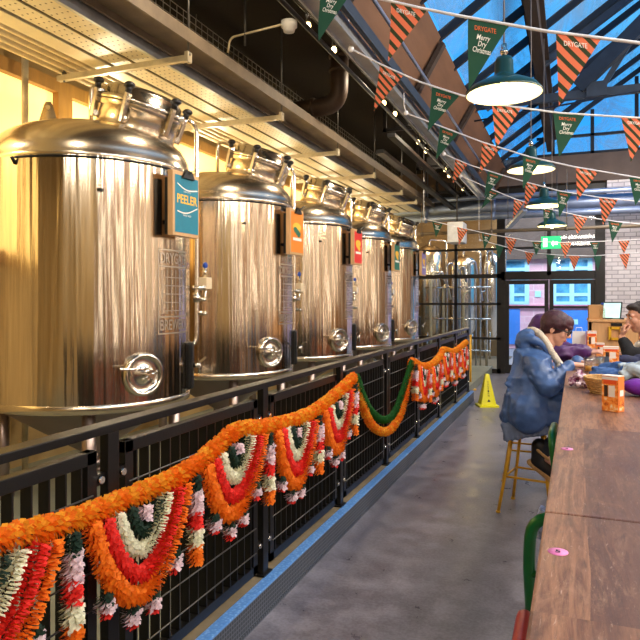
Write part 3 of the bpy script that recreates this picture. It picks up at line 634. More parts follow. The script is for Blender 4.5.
mb = MB(); y = Y0; ba, bb_, bz0, bz1 = -3.90, -3.48, 4.14, 4.40
while y < Y1:
    mb.tube([(ba, y, bz1), (ba, y, bz0), (bb_, y, bz0), (bb_, y, bz1)], .005, 4); y += .11
for x, z in [(ba, bz1), (ba, (bz0+bz1)/2)]+[(ba+(bb_-ba)*q/4, bz0) for q in range(5)]+[(bb_, bz0+(bz1-bz0)*q/4) for q in range(1, 5)]: mb.tube([(x, Y0, z), (x, Y1, z)], .005, 4)
b_ = mb.build('wire_mesh', M('pale_basket_wire', (168, 164, 154), .4, .5), t)
for y in (.5, 3.0, 5.5, 8.0, 10.5, 13.0): mb = MB(); mb.cyl((bb_, y, bz1-.02), (bb_, y, 4.46), .006, n=6); mb.build('hanger_rod', m_rod, t)
mb = MB()
for j in range(5): mb.tube([(-3.84+.075*j+.015*math.sin(q*1.3+j), Y0+q*.73, 4.165+.01*math.sin(q*2.1+j)) for q in range(21)], .017, 6)
mb.build('cable', m_knob, t)
for i, y in enumerate((2.5, 4.2, 5.9, 7.58, 9.2, 10.85, 12.0)):
    t = thing('strut_bracket', 'pale slotted strut bracket under the trays, %s from the front' % ('first', 'second', 'third', 'fourth', 'fifth', 'sixth', 'seventh')[i], 'bracket', (-3.3, y, 3.44), 'strut brackets under the trays')
    mb = MB(); mb.bb(-4.0, -2.72, y-.018, y+.018, 3.432, 3.474, 0); mb.bb(-4.0, -2.72, y-.022, y-.018, 3.43, 3.475); mb.bb(-4.0, -2.72, y+.018, y+.022, 3.43, 3.475); mb.bb(-2.745, -2.715, y-.03, y+.03, 3.42, 3.50); mb.build('strut', m_unistrut, t)
    for x in (-4.02+.08, -2.73): mb = MB(); mb.cyl((x, y, 3.42), (x, y, 4.45), .009, n=8); mb.cyl((x, y, 3.47), (x, y, 3.50), .02, n=6); mb.build('hanger_rod', m_rod, t)
mb = MB(); mb.cyl(P(25, 122, X=-4.3), P(25, 56, X=-4.3), .028, n=12); pl = P(25, 122, X=-4.3); mb.cyl((pl.x, pl.y, KH), (pl.x, pl.y, 4.45), .026, n=12); tag(mb.build('service_pipe', m_conduit), 'pale vertical service pipe standing before the nearest glowing window', 'pipe')
# brown flue elbow
FX, FY_, FZ = -2.50, 7.0, 3.86
t = thing('flue_pipe', 'fat brown flue pipe bending left under the dark ceiling', 'pipe', (FX, FY_, FZ))
mb = MB(); mb.tube(arc([(FX, FY_, 4.448), (FX, FY_, FZ), (-4.45, FY_, FZ)], .22, 8), .105, 18); mb.build('pipe_run', m_brownpipe, t)
for z in (4.40, 4.24): mb = MB(); mb.lathe([(.105, 0), (.125, .01), (.125, .035), (.105, .045)], (FX, FY_, z), n=20); mb.build('collar', m_brownpipe, t)
mb = MB(); mb.lathe([(.105, 0), (.12, .01), (.12, .035), (.105, .045)], (FX-.30, FY_, FZ), (-1, 0, 0), n=20); mb.build('collar', m_brownpipe, t)
# white detector with conduit
q = P(289, 27, Y=5.4); q0 = P(228, 38, Y=5.4); t = thing('ceiling_detector', 'small white round detector on a pale conduit arm', 'detector', tuple(q))
mb = MB(); mb.lathe([(0, -.05), (.05, -.045), (.06, -.01), (.075, 0), (.075, .05), (0, .06)], q, n=24); mb.build('detector_head', m_white, t)
mb = MB(); mb.tube(arc([(q0.x, q0.y, q0.z-.14), (q0.x+.02, q0.y, q0.z), (q.x, q.y, q.z+.04)], .08), .011, 8); mb.build('conduit_arm', m_conduit, t)
mb = MB(); q1 = P(245, 20, Y=5.4); mb.cyl((q1.x, q1.y, q0.z-.1), (q1.x, q1.y, 4.45), .012, n=6); mb.build('hanger_rod', m_rod, t)
# galvanised tray beside the roof, right of the dark ceiling
t = thing('gutter_tray', 'galvanised steel tray running the length of the glass roof edge', 'steel tray', (-1.45, 6, 3.6))
mb = MB(); mb.bb(-1.65, -1.54, Y0-1.5, 12.6, 3.58, 3.592); mb.bb(-1.66, -1.645, Y0-1.5, 12.6, 3.56, 3.66); mb.bb(-1.545, -1.53, Y0-1.5, 12.6, 3.56, 3.66); mb.build('tray_body', m_galv, t)
mb = MB(); mb.bb(-1.49, -1.45, Y0-1.5, 12.9, 3.62, 3.72, 0, .004); mb.build('dark_joist', m_truss, t)
mb = MB(); mb.tube([(-1.80, Y0-1.5, 3.60), (-1.80, 12.6, 3.60)], .018, 8); mb.tube([(-1.74, Y0-1.5, 3.66), (-1.74, 12.6, 3.66)], .012, 8); mb.build('side_pipe', m_black, t)
mb = MB(); mb.tube([(-1.38, Y0-1.5, 3.86), (-1.38, 12.9, 3.86)], .016, 10); mb.build('roof_pipe', m_bluepipe, t)
for i in range(9):
    mb = MB(); y = 1.2+1.4*i; mb.cyl((-1.60, y, 3.59), (-1.60, y, 3.86), .008, n=6); mb.build('hanger_rod', m_rod, t)
# festoon bulbs under the tray
bl = [(308, 26), (334, 50), (384, 103), (395, 114), (418, 142), (426, 151), (445, 170), (449, 176), (463, 189)]
t = thing('festoon_lights', 'string of small glowing bulbs under the roof edge tray', 'string lights', (-1.9, 6, 3.5))
mb = MB(); cable = [(-1.86, .5, 3.62)]
for px, py in bl:
    p = P(px, py, X=-1.86); cable.append((p.x, p.y, p.z+.09))
cable.append((-1.86, 12.5, 3.60)); mb.tube(cable, .006, 6); mb.build('cable', m_knob, t)
for j, (px, py) in enumerate(bl):
    p = P(px, py, X=-1.86); mb = MB(); mb.cyl(p+up*.03, p+up*.09, .018, n=10, m=1); mb.ell(p, (.024, .024, .03), n=12); mb.build('bulb', [m_bulb, m_knob], t)
# dark clutter of services at the far left ceiling
for i, (y, z, s, dy) in enumerate(((9.2, 4.1, 'near', 0), (11.4, 3.95, 'middle', 0), (13.2, 3.8, 'far', 0))):
    mb = MB(); mb.bb(-2.6, -1.75, y, y+.05, z, z+.05); mb.bb(-2.6, -2.55, y, y+.05, z, 4.45); mb.bb(-2.0, -1.95, y, y+.05, z, 4.45); mb.bb(-2.4, -2.2, y-.04, y+.12, z+.05, z+.2)
    tag(mb.build('ceiling_frame', m_frame), 'dark steel support frame under the dark ceiling, %s one' % s, 'steel frame', 'ceiling support frames')
for i, (x, z, s) in enumerate(((-2.3, 3.5, 'lower'), (-2.15, 3.7, 'upper'))):
    mb = MB(); mb.bb(x-.05, x+.05, 8, 14, z, z+.05); tag(mb.build('cable_ladder', m_black), 'dark cable trunking under the far ceiling, %s run' % s, 'cable tray', 'far ceiling trunking')
t = thing('air_unit', 'pale box air unit hanging at the far end above the tanks', 'air conditioner', tuple(P(456, 242, Y=12.6)))
a, b = P(447, 222, Y=12.6), P(463, 242, Y=12.6); mb = MB(); mb.bb(a.x, b.x, 12.6, 13.1, b.z, a.z, 0, .02); mb.build('casing', m_white, t)
mb = MB(); mb.cyl(((a.x+b.x)/2, 12.85, a.z), ((a.x+b.x)/2, 12.85, 4.45), .015, n=8); mb.build('hanger_rod', m_rod, t)
# blue grey ducts across the far end
for i, (py, r, s) in enumerate(((202, .13, 'thick upper'), (212, .07, 'thin lower'), (192, .05, 'thin top'), (228, .035, 'slim bottom'))):
    z = P(580, py, Y=13.7-.2*i).z; mb = MB(); mb.tube([(-3.6, 13.7-.2*i, z), (4.1, 13.7-.2*i, z)], r, 14)
    for j in range(5): mb.lathe([(r, 0), (r+.015, .005), (r+.015, .05), (r, .055)], (-2.9+1.4*j, 13.7-.2*i, z), (1, 0, 0), 14); mb.cyl((-2.87+1.4*j, 13.7-.2*i, z), (-2.87+1.4*j, 13.7-.2*i, 4.45 if j < 1 else 4.1), .008, n=6)
    tag(mb.build('service_duct', m_bluepipe if i < 3 else m_band), '%s blue grey duct crossing above the glazed doors' % s if i < 3 else 'slim brown pipe crossing above the glazed doors', 'duct', 'ducts above the doors')
# slanted fluorescent batten
a, b = P(508, 228, Y=12.4), P(525, 210, Y=12.0); mb = MB(); mb.bar(a, b, .10, .05, 0, .01); t = thing('batten_light', 'grey batten light fitting slanting under the far ducts', 'light fitting', tuple(a)); mb.build('housing', m_galv, t)
mb = MB(); mb.cyl(a, (a.x, a.y, 4.1), .006, n=6); mb.cyl(b, (b.x, b.y, 4.1), .006, n=6); mb.build('hanger_wire', m_rod, t)
# exit sign
a, b = P(541, 236.5, Y=12.9), P(561, 248.5, Y=12.9); t = thing('exit_sign', 'green lit emergency exit sign hanging above the glass doors', 'exit sign', tuple((a+b)/2))
mb = MB(); mb.bb(a.x, b.x, 12.9, 12.94, b.z, a.z, 0, .004); sg = mb.build('sign_box', m_green_exit, t)
cx_, cz_ = (a.x+b.x)/2, (a.z+b.z)/2; w_, h_ = b.x-a.x, a.z-b.z; mb = MB(); y = 12.896
G = lambda x, z: (cx_+x*w_, y, cz_+z*h_)
mb.add([G(-.40, -.35), G(-.18, -.35), G(-.18, .35), G(-.40, .35)], [(0, 1, 2, 3)]); mb.add([G(.0, -.08), G(.12, .18), G(.12, .06), G(.34, .06), G(.34, -.2), G(.12, -.2), G(.12, -.34)], [(0, 1, 2, 3, 4, 5, 6)][::-1])
mb.add([G(-.33+.03*math.cos(q), .22+.08*math.sin(q)) for q in [PI*2*i/8 for i in range(8)]], [tuple(range(8))], 1); mb.build('pictogram', [m_exitwhite, m_green_exit], sg)
mb = MB()
for x in (-.3, .3): mb.cyl((cx_+x*w_, 12.92, a.z), (cx_+x*w_, 12.92, 4.05), .006, n=6)
mb.build('hanger_wire', m_rod, t)
# ================================================================== PENDANT LAMPS
def pendant(px, py, Y, label, first=None):
    p = P(px, py, Y=Y)
    if first: return dup(first, tuple(p), label)
    t = thing('pendant_lamp', label, 'pendant lamp', tuple(p), 'green pendant lamps over the bar')
    mb = MB(); mb.lathe([(.228, -.004), (.232, .0), (.228, .012), (.20, .045), (.12, .085), (.075, .10), (.058, .125), (.055, .20), (.045, .225), (.0, .228)], p, n=48); mb.build('lamp_shade', m_greenlamp, t)
    mb = MB(); mb.lathe([(.226, -.003), (.19, .035), (.11, .072), (.05, .085), (0, .088)], p, n=48); mb.build('reflector', m_lampin, t)
    mb = MB(); mb.cyl(p+up*.04, p+up*.09, .022, n=12); mb.ell(p+up*.015, (.042, .042, .05), n=16); mb.build('bulb', m_bulb, t)
    mb = MB(); mb.cyl(p+up*.225, p+up*.31, .016, n=10); mb.cyl(p+up*.25, p+up*.27, .024, n=10); mb.build('stem', m_steel, t)
    mb = MB(); mb.cyl(p+up*.30, p+up*2.3, .005, n=6); mb.build('cord', m_cord, t)
    return t
p1 = pendant(504, 94, 4.10, 'dark green enamel pendant lamp, nearest and largest over the bar')
pendant(531, 170, 6.7, 'dark green enamel pendant lamp, second from the front over the bar', p1)
pendant(544, 206, 8.75, 'dark green enamel pendant lamp, third from the front over the bar', p1)
pendant(552, 226, 11.0, 'dark green enamel pendant lamp, smallest and farthest one near the doors', p1)
# ================================================================== BUNTING
B = [
 (2.95, [(300, -19), (385, 0), (420, 8), (460, 16), (505, 24), (545, 31), (600, 38), (640, 43), (760, 50)],
  [('g', (320, -15), (352, -8), (319, 42)), ('s', (391, 1), (427, 10), (389, 63)), ('g', (468, 18), (509, 25), (468, 89)), ('s', (556, 33), (601, 39), (559, 107)), ('g', (660, 45), (700, 48), (664, 115))]),
 (4.7, [(351, 49), (380, 64), (420, 82), (460, 95), (500, 105), (560, 113), (640, 118), (740, 121)],
  [('s', (380, 65), (403, 76), (374, 111)), ('g', (432, 87), (460, 95), (428, 132)), ('s', (492, 104), (521, 108), (496, 148)), ('g', (553, 112), (585, 115), (559, 158)), ('s', (621, 117), (653, 119), (631, 162))]),
 (6.1, [(406, 113), (440, 126), (482, 142), (530, 157), (575, 167), (640, 178), (720, 186)],
  [('g', (440, 126), (459, 133), (436, 160)), ('s', (482, 142), (500, 148), (480, 174)), ('g', (523, 155), (541, 160), (523, 189)), ('s', (576, 167), (598, 172), (577, 201)), ('g', (629, 176), (652, 180), (635, 206))]),
 (8.1, [(444, 154), (470, 165), (500, 174.5), (526, 182), (560, 191), (600, 197.5), (640, 201.5), (700, 204)],
  [('s', (455, 159), (468, 164), (453, 184)), ('g', (488, 171), (503, 175.5), (484, 197)), ('s', (526, 182), (539, 186), (524, 208)), ('g', (557, 190), (572, 193), (559, 218)), ('s', (599, 197.5), (618, 199.5), (603, 225))]),
 (9.9, [(461, 176), (486, 187), (515, 199), (545, 208), (585, 217), (620, 222), (660, 226)],
  [('g', (489, 188.5), (500, 193), (481, 209)), ('s', (514, 198.5), (524, 202), (513, 219)), ('g', (543, 207.5), (553, 210), (544, 228)), ('s', (573, 214.5), (588, 217.5), (577, 235)), ('g', (608, 220.5), (623, 222.5), (612, 243))]),
 (11.6, [(425, 219), (449, 225), (491, 234.5), (530, 241), (560, 242.5), (610, 241), (650, 239)],
  [('g', (432, 221), (443, 223.5), (436, 238)), ('s', (457, 227), (468, 229.5), (459, 245)), ('g', (482, 232.5), (492, 234.5), (484, 250)), ('s', (505, 237), (517, 239), (510, 255)), ('g', (532, 241), (542, 242), (536, 256)), ('s', (560, 242.5), (572, 242.3), (565, 258)), ('g', (590, 241.8), (600, 241.5), (595, 257)), ('s', (618, 240.5), (630, 240), (624, 254))]),
 (13.2, [(480, 240), (510, 248), (530, 252.5), (557, 255), (591, 256), (640, 252.5), (660, 251)],
  [('g', (495, 244.5), (504, 246.5), (499, 259)), ('s', (525, 251.5), (534, 252.8), (528, 266)), ('g', (546, 254), (555, 255), (550, 268)), ('s', (569, 255.5), (580, 255.8), (574, 271)), ('g', (593, 255.9), (602, 255), (598, 271)), ('s', (619, 254), (630, 253), (626, 270))])]
ORD = ['first and nearest', 'second', 'third', 'fourth', 'fifth', 'sixth', 'seventh and farthest']
for i, (Y, line, flags) in enumerate(B):
    pts = [P(a, b, Y=Y) for a, b in line]; e_ = pts[-1]; d_ = e_-pts[-2]; pts.append(Vector((4.21, Y, e_.z+max(.05, d_.z/max(d_.x, .01)*(4.2-e_.x)+.25))))
    t = thing('bunting_string', 'white tape of green and striped pennants across the aisle, %s string' % ORD[i], 'bunting', tuple(pts[0]), 'christmas bunting strings')
    sm_ = []
    for q in range(len(pts)-1):
        for w in range(6): sm_.append(pts[q].lerp(pts[q+1], w/6))
    sm_.append(pts[-1]); mb = MB(); mb.tube(sm_, .007, 6); mb.build('tape', m_string, t)
    mb = MB(); mb.ell(pts[0], (.025, .025, .025), n=10); mb.tube([pts[0], pts[0]+Vector((-.02, 0, .08)), Vector((pts[0].x-.02, Y, 4.46 if pts[0].x < -1.66 else 3.80 if pts[0].x < -1.4 else roofz(pts[0].x)))], .005, 6); mb.build('fixing_hook', m_string, t)
    for kind, a, b, c in flags:
        A_, B2, C2 = P(*a, Y=Y), P(*b, Y=Y), P(*c, Y=Y); U = B2-A_; V = C2-A_; wdt = U.length
        ph = random.random()*6; amp = .012
        FF = lambda s_, t_, d=0: A_+U*s_+V*t_+Vector((0, -d+amp*math.sin(ph+3.2*s_+4*t_)*t_*1.6, 0))
        mb = MB(); n_ = 9
        idx = {}; vs = []; fs = []
        for r_ in range(n_+1):
            for c_ in range(n_+1-r_): idx[(r_, c_)] = len(vs); vs.append(FF(c_/n_, r_/n_))
        for r_ in range(n_):
            for c_ in range(n_-r_):
                fs.append((idx[(r_, c_)], idx[(r_+1, c_)], idx[(r_, c_+1)]))
                if c_ < n_-r_-1: fs.append((idx[(r_, c_+1)], idx[(r_+1, c_)], idx[(r_+1, c_+1)]))
        mb.add(vs, fs, 0, True)
        if i < 6:                                             # printed lettering
            H = V.length; 
            def put(tx, s0, t0, w, sh, h): put_text(mb, tx, lambda x, y: FF(s0+x/wdt, t0-y/H, .004), w*wdt, 1 if not (kind == 'g' and tx == 'DRYGATE') else 2, sh, .01, h*H)
            put('DRYGATE', .43, .155, .52, 0, .065)
            if kind == 'g':
                put('Merry', .37, .28, .34, .35, .075); put('Dry', .34, .37, .22, .35, .075); put('Christmas', .33, .46, .44, .35, .075)
        mb.build('pennant', [m_flag if kind == 'g' else m_stripe, m_ctext, m_otext], t)
# ================================================================== GARLANDS
def strand(mb, path, r, step=.011, petals=8, m=0, mats=None, rj=.15):
    petals += 1
    path = [Vector(p) for p in path]; L = [0]
    for i in range(1, len(path)): L.append(L[-1]+(path[i]-path[i-1]).length)
    s = 0; i = 1; k_ = 0
    while s < L[-1]:
        while i < len(path)-1 and L[i] < s: i += 1
        t = (s-L[i-1])/max(1e-6, L[i]-L[i-1]); p = path[i-1].lerp(path[i], t); N, Bb, T = basis(path[i]-path[i-1])
        mm = m(s/L[-1]) if callable(m) else m; a0 = random.random()*6; vs = []; fs = []
        for q in range(petals):
            a = a0+2*PI*q/petals; rr = r*(1+random.uniform(-rj, rj)); w = 3.6/petals; tl = random.uniform(-.2, .3)*r
            for fr_, rw, ta in ((.25, .5, 0), (.70, 1.05, .35), (1.0, .85, 1)):
                for sg_ in (-1, 1):
                    an = a+sg_*w*rw*.5/max(fr_, .5); d = N*math.cos(an)+Bb*math.sin(an); vs.append(p+d*(rr*fr_)+T*(tl*ta+sg_*.10*r))
            o = len(vs)-6; fs += [(o, o+1, o+3, o+2), (o+2, o+3, o+5, o+4)]
        mb.add(vs, fs, mm, False); s += step; k_ += 1
def curve(pts, n=10):
    pts = [Vector(p) for p in pts]; o = []
    for i in range(len(pts)-1):
        a, b = pts[max(i-1, 0)], pts[min(i+2, len(pts)-1)]; p, q = pts[i], pts[i+1]
        for k_ in range(n):
            t = k_/n; o.append(.5*((2*p)+(q-a)*t+(2*a-5*p+4*q-b)*t*t+(3*p-a-3*q+b)*t**3))
    return o+[pts[-1]]
GX = -1.455
def at_y(path, y):
    for i in range(len(path)-1):
        if path[i].y <= y <= path[i+1].y: return path[i].lerp(path[i+1], (y-path[i].y)/max(1e-6, path[i+1].y-path[i].y)).z
    return path[-1].z if y > path[-1].y else path[0].z
def bud(mb, p, s=1):
    strand(mb, [p, p-up*.028*s], .030*s, .008, 7, 0); strand(mb, [p-up*.022*s, p-up*.062*s], .036*s, .008, 8, 1); strand(mb, [p-up*.058*s, p-up*.078*s], .026*s, .008, 7, 2)
def toran(label, main, ys, loc):
    t = thing('flower_garland', label, 'flower garland', loc, 'marigold garlands on the railing')
    mb = MB(); strand(mb, main, .040, .011, 9, lambda f: 1 if random.random() < .45 else 0); mb.build('main_strand', [PET['orange'], PET['amber']], t)
    for i in range(len(ys)-1):
        ya, yb = ys[i], ys[i+1]; w = yb-ya; yc = (ya+yb)/2
        rings = [('orange_strand', 'orange', .385*w, .325, .037), ('red_strand', 'red', .30*w, .245, .033), ('cream_strand', 'cream', .205*w, .165, .031), ('green_strand', 'green', .115*w, .10, .026)]
        sc = None
        for nm, cl, hw, dr, rr in rings:
            pa = []
            for q in range(21):
                u_ = -1+q/10; y = yc+hw*u_*(1+.0*u_); z = at_y(main, y)*(.9)+.1*at_y(main, yc)-.03-dr*(1-abs(u_)**2.0)**.85
                pa.append((GX+.012+(.02 if cl in ('red', 'green') else .012), y, z))
            mb = MB(); strand(mb, pa, rr, .0105, 8, 0, rj=.14); o = mb.build(nm if sc else 'scallop', PET[cl], t if sc is None else sc)
            if sc is None: sc = o
        mb = MB(); strand(mb, [(GX+.03, yc, at_y(main, yc)-.045), (GX+.03, yc, at_y(main, yc)-.085)], .032, .009, 8); mb.build('pink_centre', PET['pink'], sc)
        for q in (-.62, -.22, .22, .62):
            y = yc+.385*w*q; z = at_y(main, y)*.9+.1*at_y(main, yc)-.03-.325*(1-q*q)**.85; mb = MB(); bud(mb, Vector((GX+.02, y+math.copysign(.03, q)*(abs(q) > .5), z-.03))); mb.build('bud', [PET['green'], PET['pink'], PET['red']], sc)
    for y in ys:
        z = at_y(main, y)-.03; mb = MB()
        for f0, f1, mi, rr in ((0, .07, 0, .030), (.06, .15, 1, .038), (.14, .22, 2, .036), (.21, .29, 3, .038), (.28, .355, 4, .036)): strand(mb, [(GX+.02, y, z-f0), (GX+.02, y, z-f1)], rr, .009, 8, mi)
        mb.build('tassel', [PET['green'], PET['pink'], PET['red'], PET['cream'], PET['orange']], t)
    return t
L1 = [P(a, b, X=GX) for a, b in ((-420, 640), (-120, 590), (0, 541), (75, 520), (150, 489), (190, 469), (215, 449), (238, 430), (264, 427), (297, 419), (320, 407), (339, 391), (354, 377))]
toran('long marigold toran with large scallops on the near half of railing', curve(L1), [.865, 1.56, 2.255, 2.94, 3.63, 4.32], (GX, 2, .9))
L2 = [P(a, b, X=GX) for a, b in ((412, 361), (422, 366.5), (432, 364), (440, 356), (443.5, 350), (453, 351.5), (461, 346.5), (466, 342))]
toran('marigold toran with crowded scallops at the far end of railing', curve(L2), [6.24, 6.9, 7.57, 8.24, 8.9, 9.56], (GX, 8, .9))
t = thing('flower_garland', 'plain swag of green and orange flowers between the two torans', 'flower garland', (GX, 5.3, .9), 'marigold garlands on the railing')
mb = MB(); strand(mb, curve([P(a, b, X=GX) for a, b in ((354, 377), (357, 391), (363, 407), (371, 424), (381, 431.5), (391, 429), (400, 415), (407, 390), (411, 362))]), .036, .011, 9, lambda f: 1 if random.random() < .45 else 0); mb.build('orange_strand', [PET['orange'], PET['amber']], t)
mb = MB(); strand(mb, curve([P(a, b, X=GX+.02) for a, b in ((356, 376), (361, 392), (369, 409), (379, 418.5), (388, 419), (396, 410), (404, 388), (412, 362))]), .030, .010, 9); mb.build('green_strand', PET['leaf'], t)
# ================================================================== WET FLOOR CONE
p = P(487, 406, Z=0); t = thing('warning_cone', 'yellow plastic wet floor cone standing on the concrete aisle', 'warning cone', (p.x, p.y, 0))
mb = MB(); Rz = Matrix.Rotation(.38, 3, 'Z')
def ring4(h, z, rr=.3):
    o = []
    for q in range(4):
        a = PI/4+q*PI/2
        for da in (-rr, 0, rr): rad = h*1.32 if da == 0 else h*1.32/math.cos(PI/4-rr)*math.cos(PI/4)*1.06; o.append(p*1+Rz @ Vector((rad*math.cos(a+da), rad*math.sin(a+da), 0))+Vector((0, 0, z-p.z)))
    return o
lv = [(.155, 0), (.155, .025), (.118, .035), (.03, .47), (.024, .485), (.001, .487)]; vs = []
for h, z in lv: vs += ring4(h, z)
mb.add(vs, [(j*12+i, j*12+(i+1) % 12, (j+1)*12+(i+1) % 12, (j+1)*12+i) for j in range(5) for i in range(12)]+[tuple(range(12))[::-1]], 0); cn = mb.build('cone_body', m_yellow, t)
mb = MB()
dirv = Rz @ Vector((0, -1, 0)); sdv = Rz @ Vector((1, 0, 0))
def cf(x, z): d_ = .118-.088*(z-.035)/.435; return Vector((p.x, p.y, 0))+dirv*(d_*1.0+.003)+sdv*x+up*z
for j, ch in enumerate('CAUTION'): put_text(mb, ch, lambda x, y: cf(x, .36-.034*j+y), .022, 0, 0, .01, .024)
mb.add([cf(-.025, .08), cf(.025, .08), cf(0, .12)], [(0, 1, 2)], 0); mb.build('lettering', m_ink, cn)
# ================================================================== BAR TABLE
TX0, TX1, TZ1 = -.063, .60, 1.10
t = thing('bar_table', 'long high bar table of worn brown timber planks', 'bar table', (.27, 3.5, 0))
seam = P(546, 512, Z=TZ1).y
for i, (a, b) in enumerate(((.55, seam-.0015), (seam+.0015, 4.0), (4.003, 6.75))):
    mb = MB(); mb.bb(TX0, TX1, a, b, TZ1-.05, TZ1, 0, .006); mb.build('tabletop', m_table, t)
for y in (1.2, 3.2, 5.9):
    mb = MB()
    for x in (.12, .42): mb.bb(x-.03, x+.03, y-.03, y+.03, .01, TZ1-.09)
    mb.bb(.06, .48, y-.035, y+.035, TZ1-.09, TZ1-.05); mb.bb(.02, .52, y-.035, y+.035, 0, .02); mb.build('leg', m_black, t)
mb = MB(); mb.bb(.25, .29, 1.2, 5.9, .10, .14); mb.build('foot_rail', m_black, t); t.rotation_euler = (0, 0, -.0085); t.location.x += .022
for px, py, lab in ((558, 552, 'pink oval number sticker on the near section of bar table'), (567, 449, 'pink oval number sticker on bar table beyond the plank joint')):
    p = P(px, py, Z=TZ1); mb = MB(); mb.lathe([(0, .0012), (.0195, .0012), (.0195, .0002)], (p.x, p.y, TZ1), n=28)
    s_ = mb.build('number_sticker', m_pinkst); tag(s_, lab, 'sticker', 'pink table stickers'); g = MB(); put_text(g, '5', lambda x, y: Vector((p.x+x*.94, p.y+y-.007, TZ1+.0018)), .011, 0, 0, .03, .015); g.build('number', m_ink, s_)
# ------------------------------------------------------------------ stools
def stool(name, label, loc, legm, seatm, back=None, seat_z=.72, rz=0, grp='bar stools'):
    t = thing(name, label, 'bar stool', loc, grp); t.rotation_euler = (0, 0, rz)
    mb = MB(); mb.lathe([(0, seat_z), (.15, seat_z), (.172, seat_z-.012), (.168, seat_z-.03), (0, seat_z-.032)], n=28); mb.build('seat', seatm, t, True)
    for a in (PI/4, 3*PI/4, 5*PI/4, 7*PI/4):
        mb = MB(); d = Vector((math.cos(a), math.sin(a), 0)); mb.tube([d*.13+up*(seat_z-.02), d*.275], .0125, 8); mb.cyl(d*.275, d*.275+up*.015, .017, n=8); mb.build('leg', legm, t, True)
    mb = MB(); rr = .221
    c4 = [Vector((rr*math.cos(a), rr*math.sin(a), .27)) for a in (PI/4, 3*PI/4, 5*PI/4, 7*PI/4)]
    for q in range(4): mb.tube([c4[q], c4[(q+1) % 4]], .009, 6)
    mb.build('foot_rest', legm, t, True)
    if back is not None:
        mb = MB(); mb.tube(arc([(-.15, -.14, seat_z-.02), (-.185, -.15, seat_z+.2), (-.20, -.14, seat_z+.33), (-.20, .14, seat_z+.33), (-.185, .15, seat_z+.2), (-.15, .14, seat_z-.02)], .07), .016, 10); mb.build('back_frame', back, t, True)
        mb = MB(); mb.tube([(-.185, -.15, seat_z+.17), (-.192, 0, seat_z+.175), (-.185, .15, seat_z+.17)], .010, 8); mb.build('back_bar', back, t, True)
    return t
stool('bar_stool', 'yellow steel bar stool under the person in blue raincoat', (-.28, 5.13, 0), m_yellowst, m_yellowst, None, .72, -.2)
stool('bar_stool', 'yellow steel bar stool under the person in purple jacket', (-.36, 6.05, 0), m_yellowst, m_yellowst)
stool('bar_stool', 'yellow steel bar stool under the man in black jumper', (1.02, 5.77, 0), m_yellowst, m_yellowst)
stool('bar_stool', 'green framed bar stool tucked nearest under the bar table edge', (.045, 1.98, 0), m_greenst, m_greenst, m_greenst, .70, PI/2)
stool('bar_stool', 'red framed bar stool beside the near green one at the table', (.105, 1.36, 0), m_redst, m_redst, m_redst, .58, .0)
stool('bar_stool', 'green framed bar stool at the table before the seated person in blue', (.128, 3.0, 0), m_greenst, m_greenst, m_greenst, .70, -.03)
# cloth strip on the green stool, bag under the table
p = P(541, 517, X=-.078); t = thing('patterned_scarf', 'small white and blue patterned cloth hung by the near green stool', 'scarf', tuple(p)); mb = MB()
sc_m = M('white_blue_pattern', (176, 186, 214), .8, 0, .5, 60)
for j in range(3): mb.tube(curve([p+Vector((.006, .015*j, .02)), p+Vector((-.002, .015*j, .0)), p+Vector((-.003, .013*j, -.03)), p+Vector((-.002, .012*j, -.06))], 5), .009, 8)
mb.build('cloth', sc_m, t)
# ================================================================== PEOPLE
def remesh(mb, name, mat, parent, vox, smooth=4, disp=None, ds=.1, crease=0, cs=.2):
    o = mb.build(name, mat, parent)
    for q in o.data.polygons: q.use_smooth = True
    r = o.modifiers.new('r', 'REMESH'); r.mode = 'VOXEL'; r.voxel_size = vox; r.use_smooth_shade = True
    if smooth: s = o.modifiers.new('s', 'SMOOTH'); s.iterations = smooth; s.factor = .5
    if disp:
        tx = bpy.data.textures.new('folds', 'CLOUDS'); tx.noise_scale = ds; d = o.modifiers.new('d', 'DISPLACE'); d.texture = tx; d.strength = disp; d.mid_level = .5
    if crease:
        tx = bpy.data.textures.new('creases', 'MUSGRAVE'); tx.musgrave_type = 'RIDGED_MULTIFRACTAL'; tx.noise_scale = cs; tx.octaves = 2.2; d = o.modifiers.new('c', 'DISPLACE'); d.texture = tx; d.strength = crease; d.mid_level = .6
        s = o.modifiers.new('s2', 'SMOOTH'); s.iterations = 1; s.factor = .5
    dg = bpy.context.evaluated_depsgraph_get(); dg.update()
    me = bpy.data.meshes.new_from_object(o.evaluated_get(dg)); o.modifiers.clear(); old = o.data; o.data = me; bpy.data.meshes.remove(old)
    if not me.materials: me.materials.append(mat)
    return o
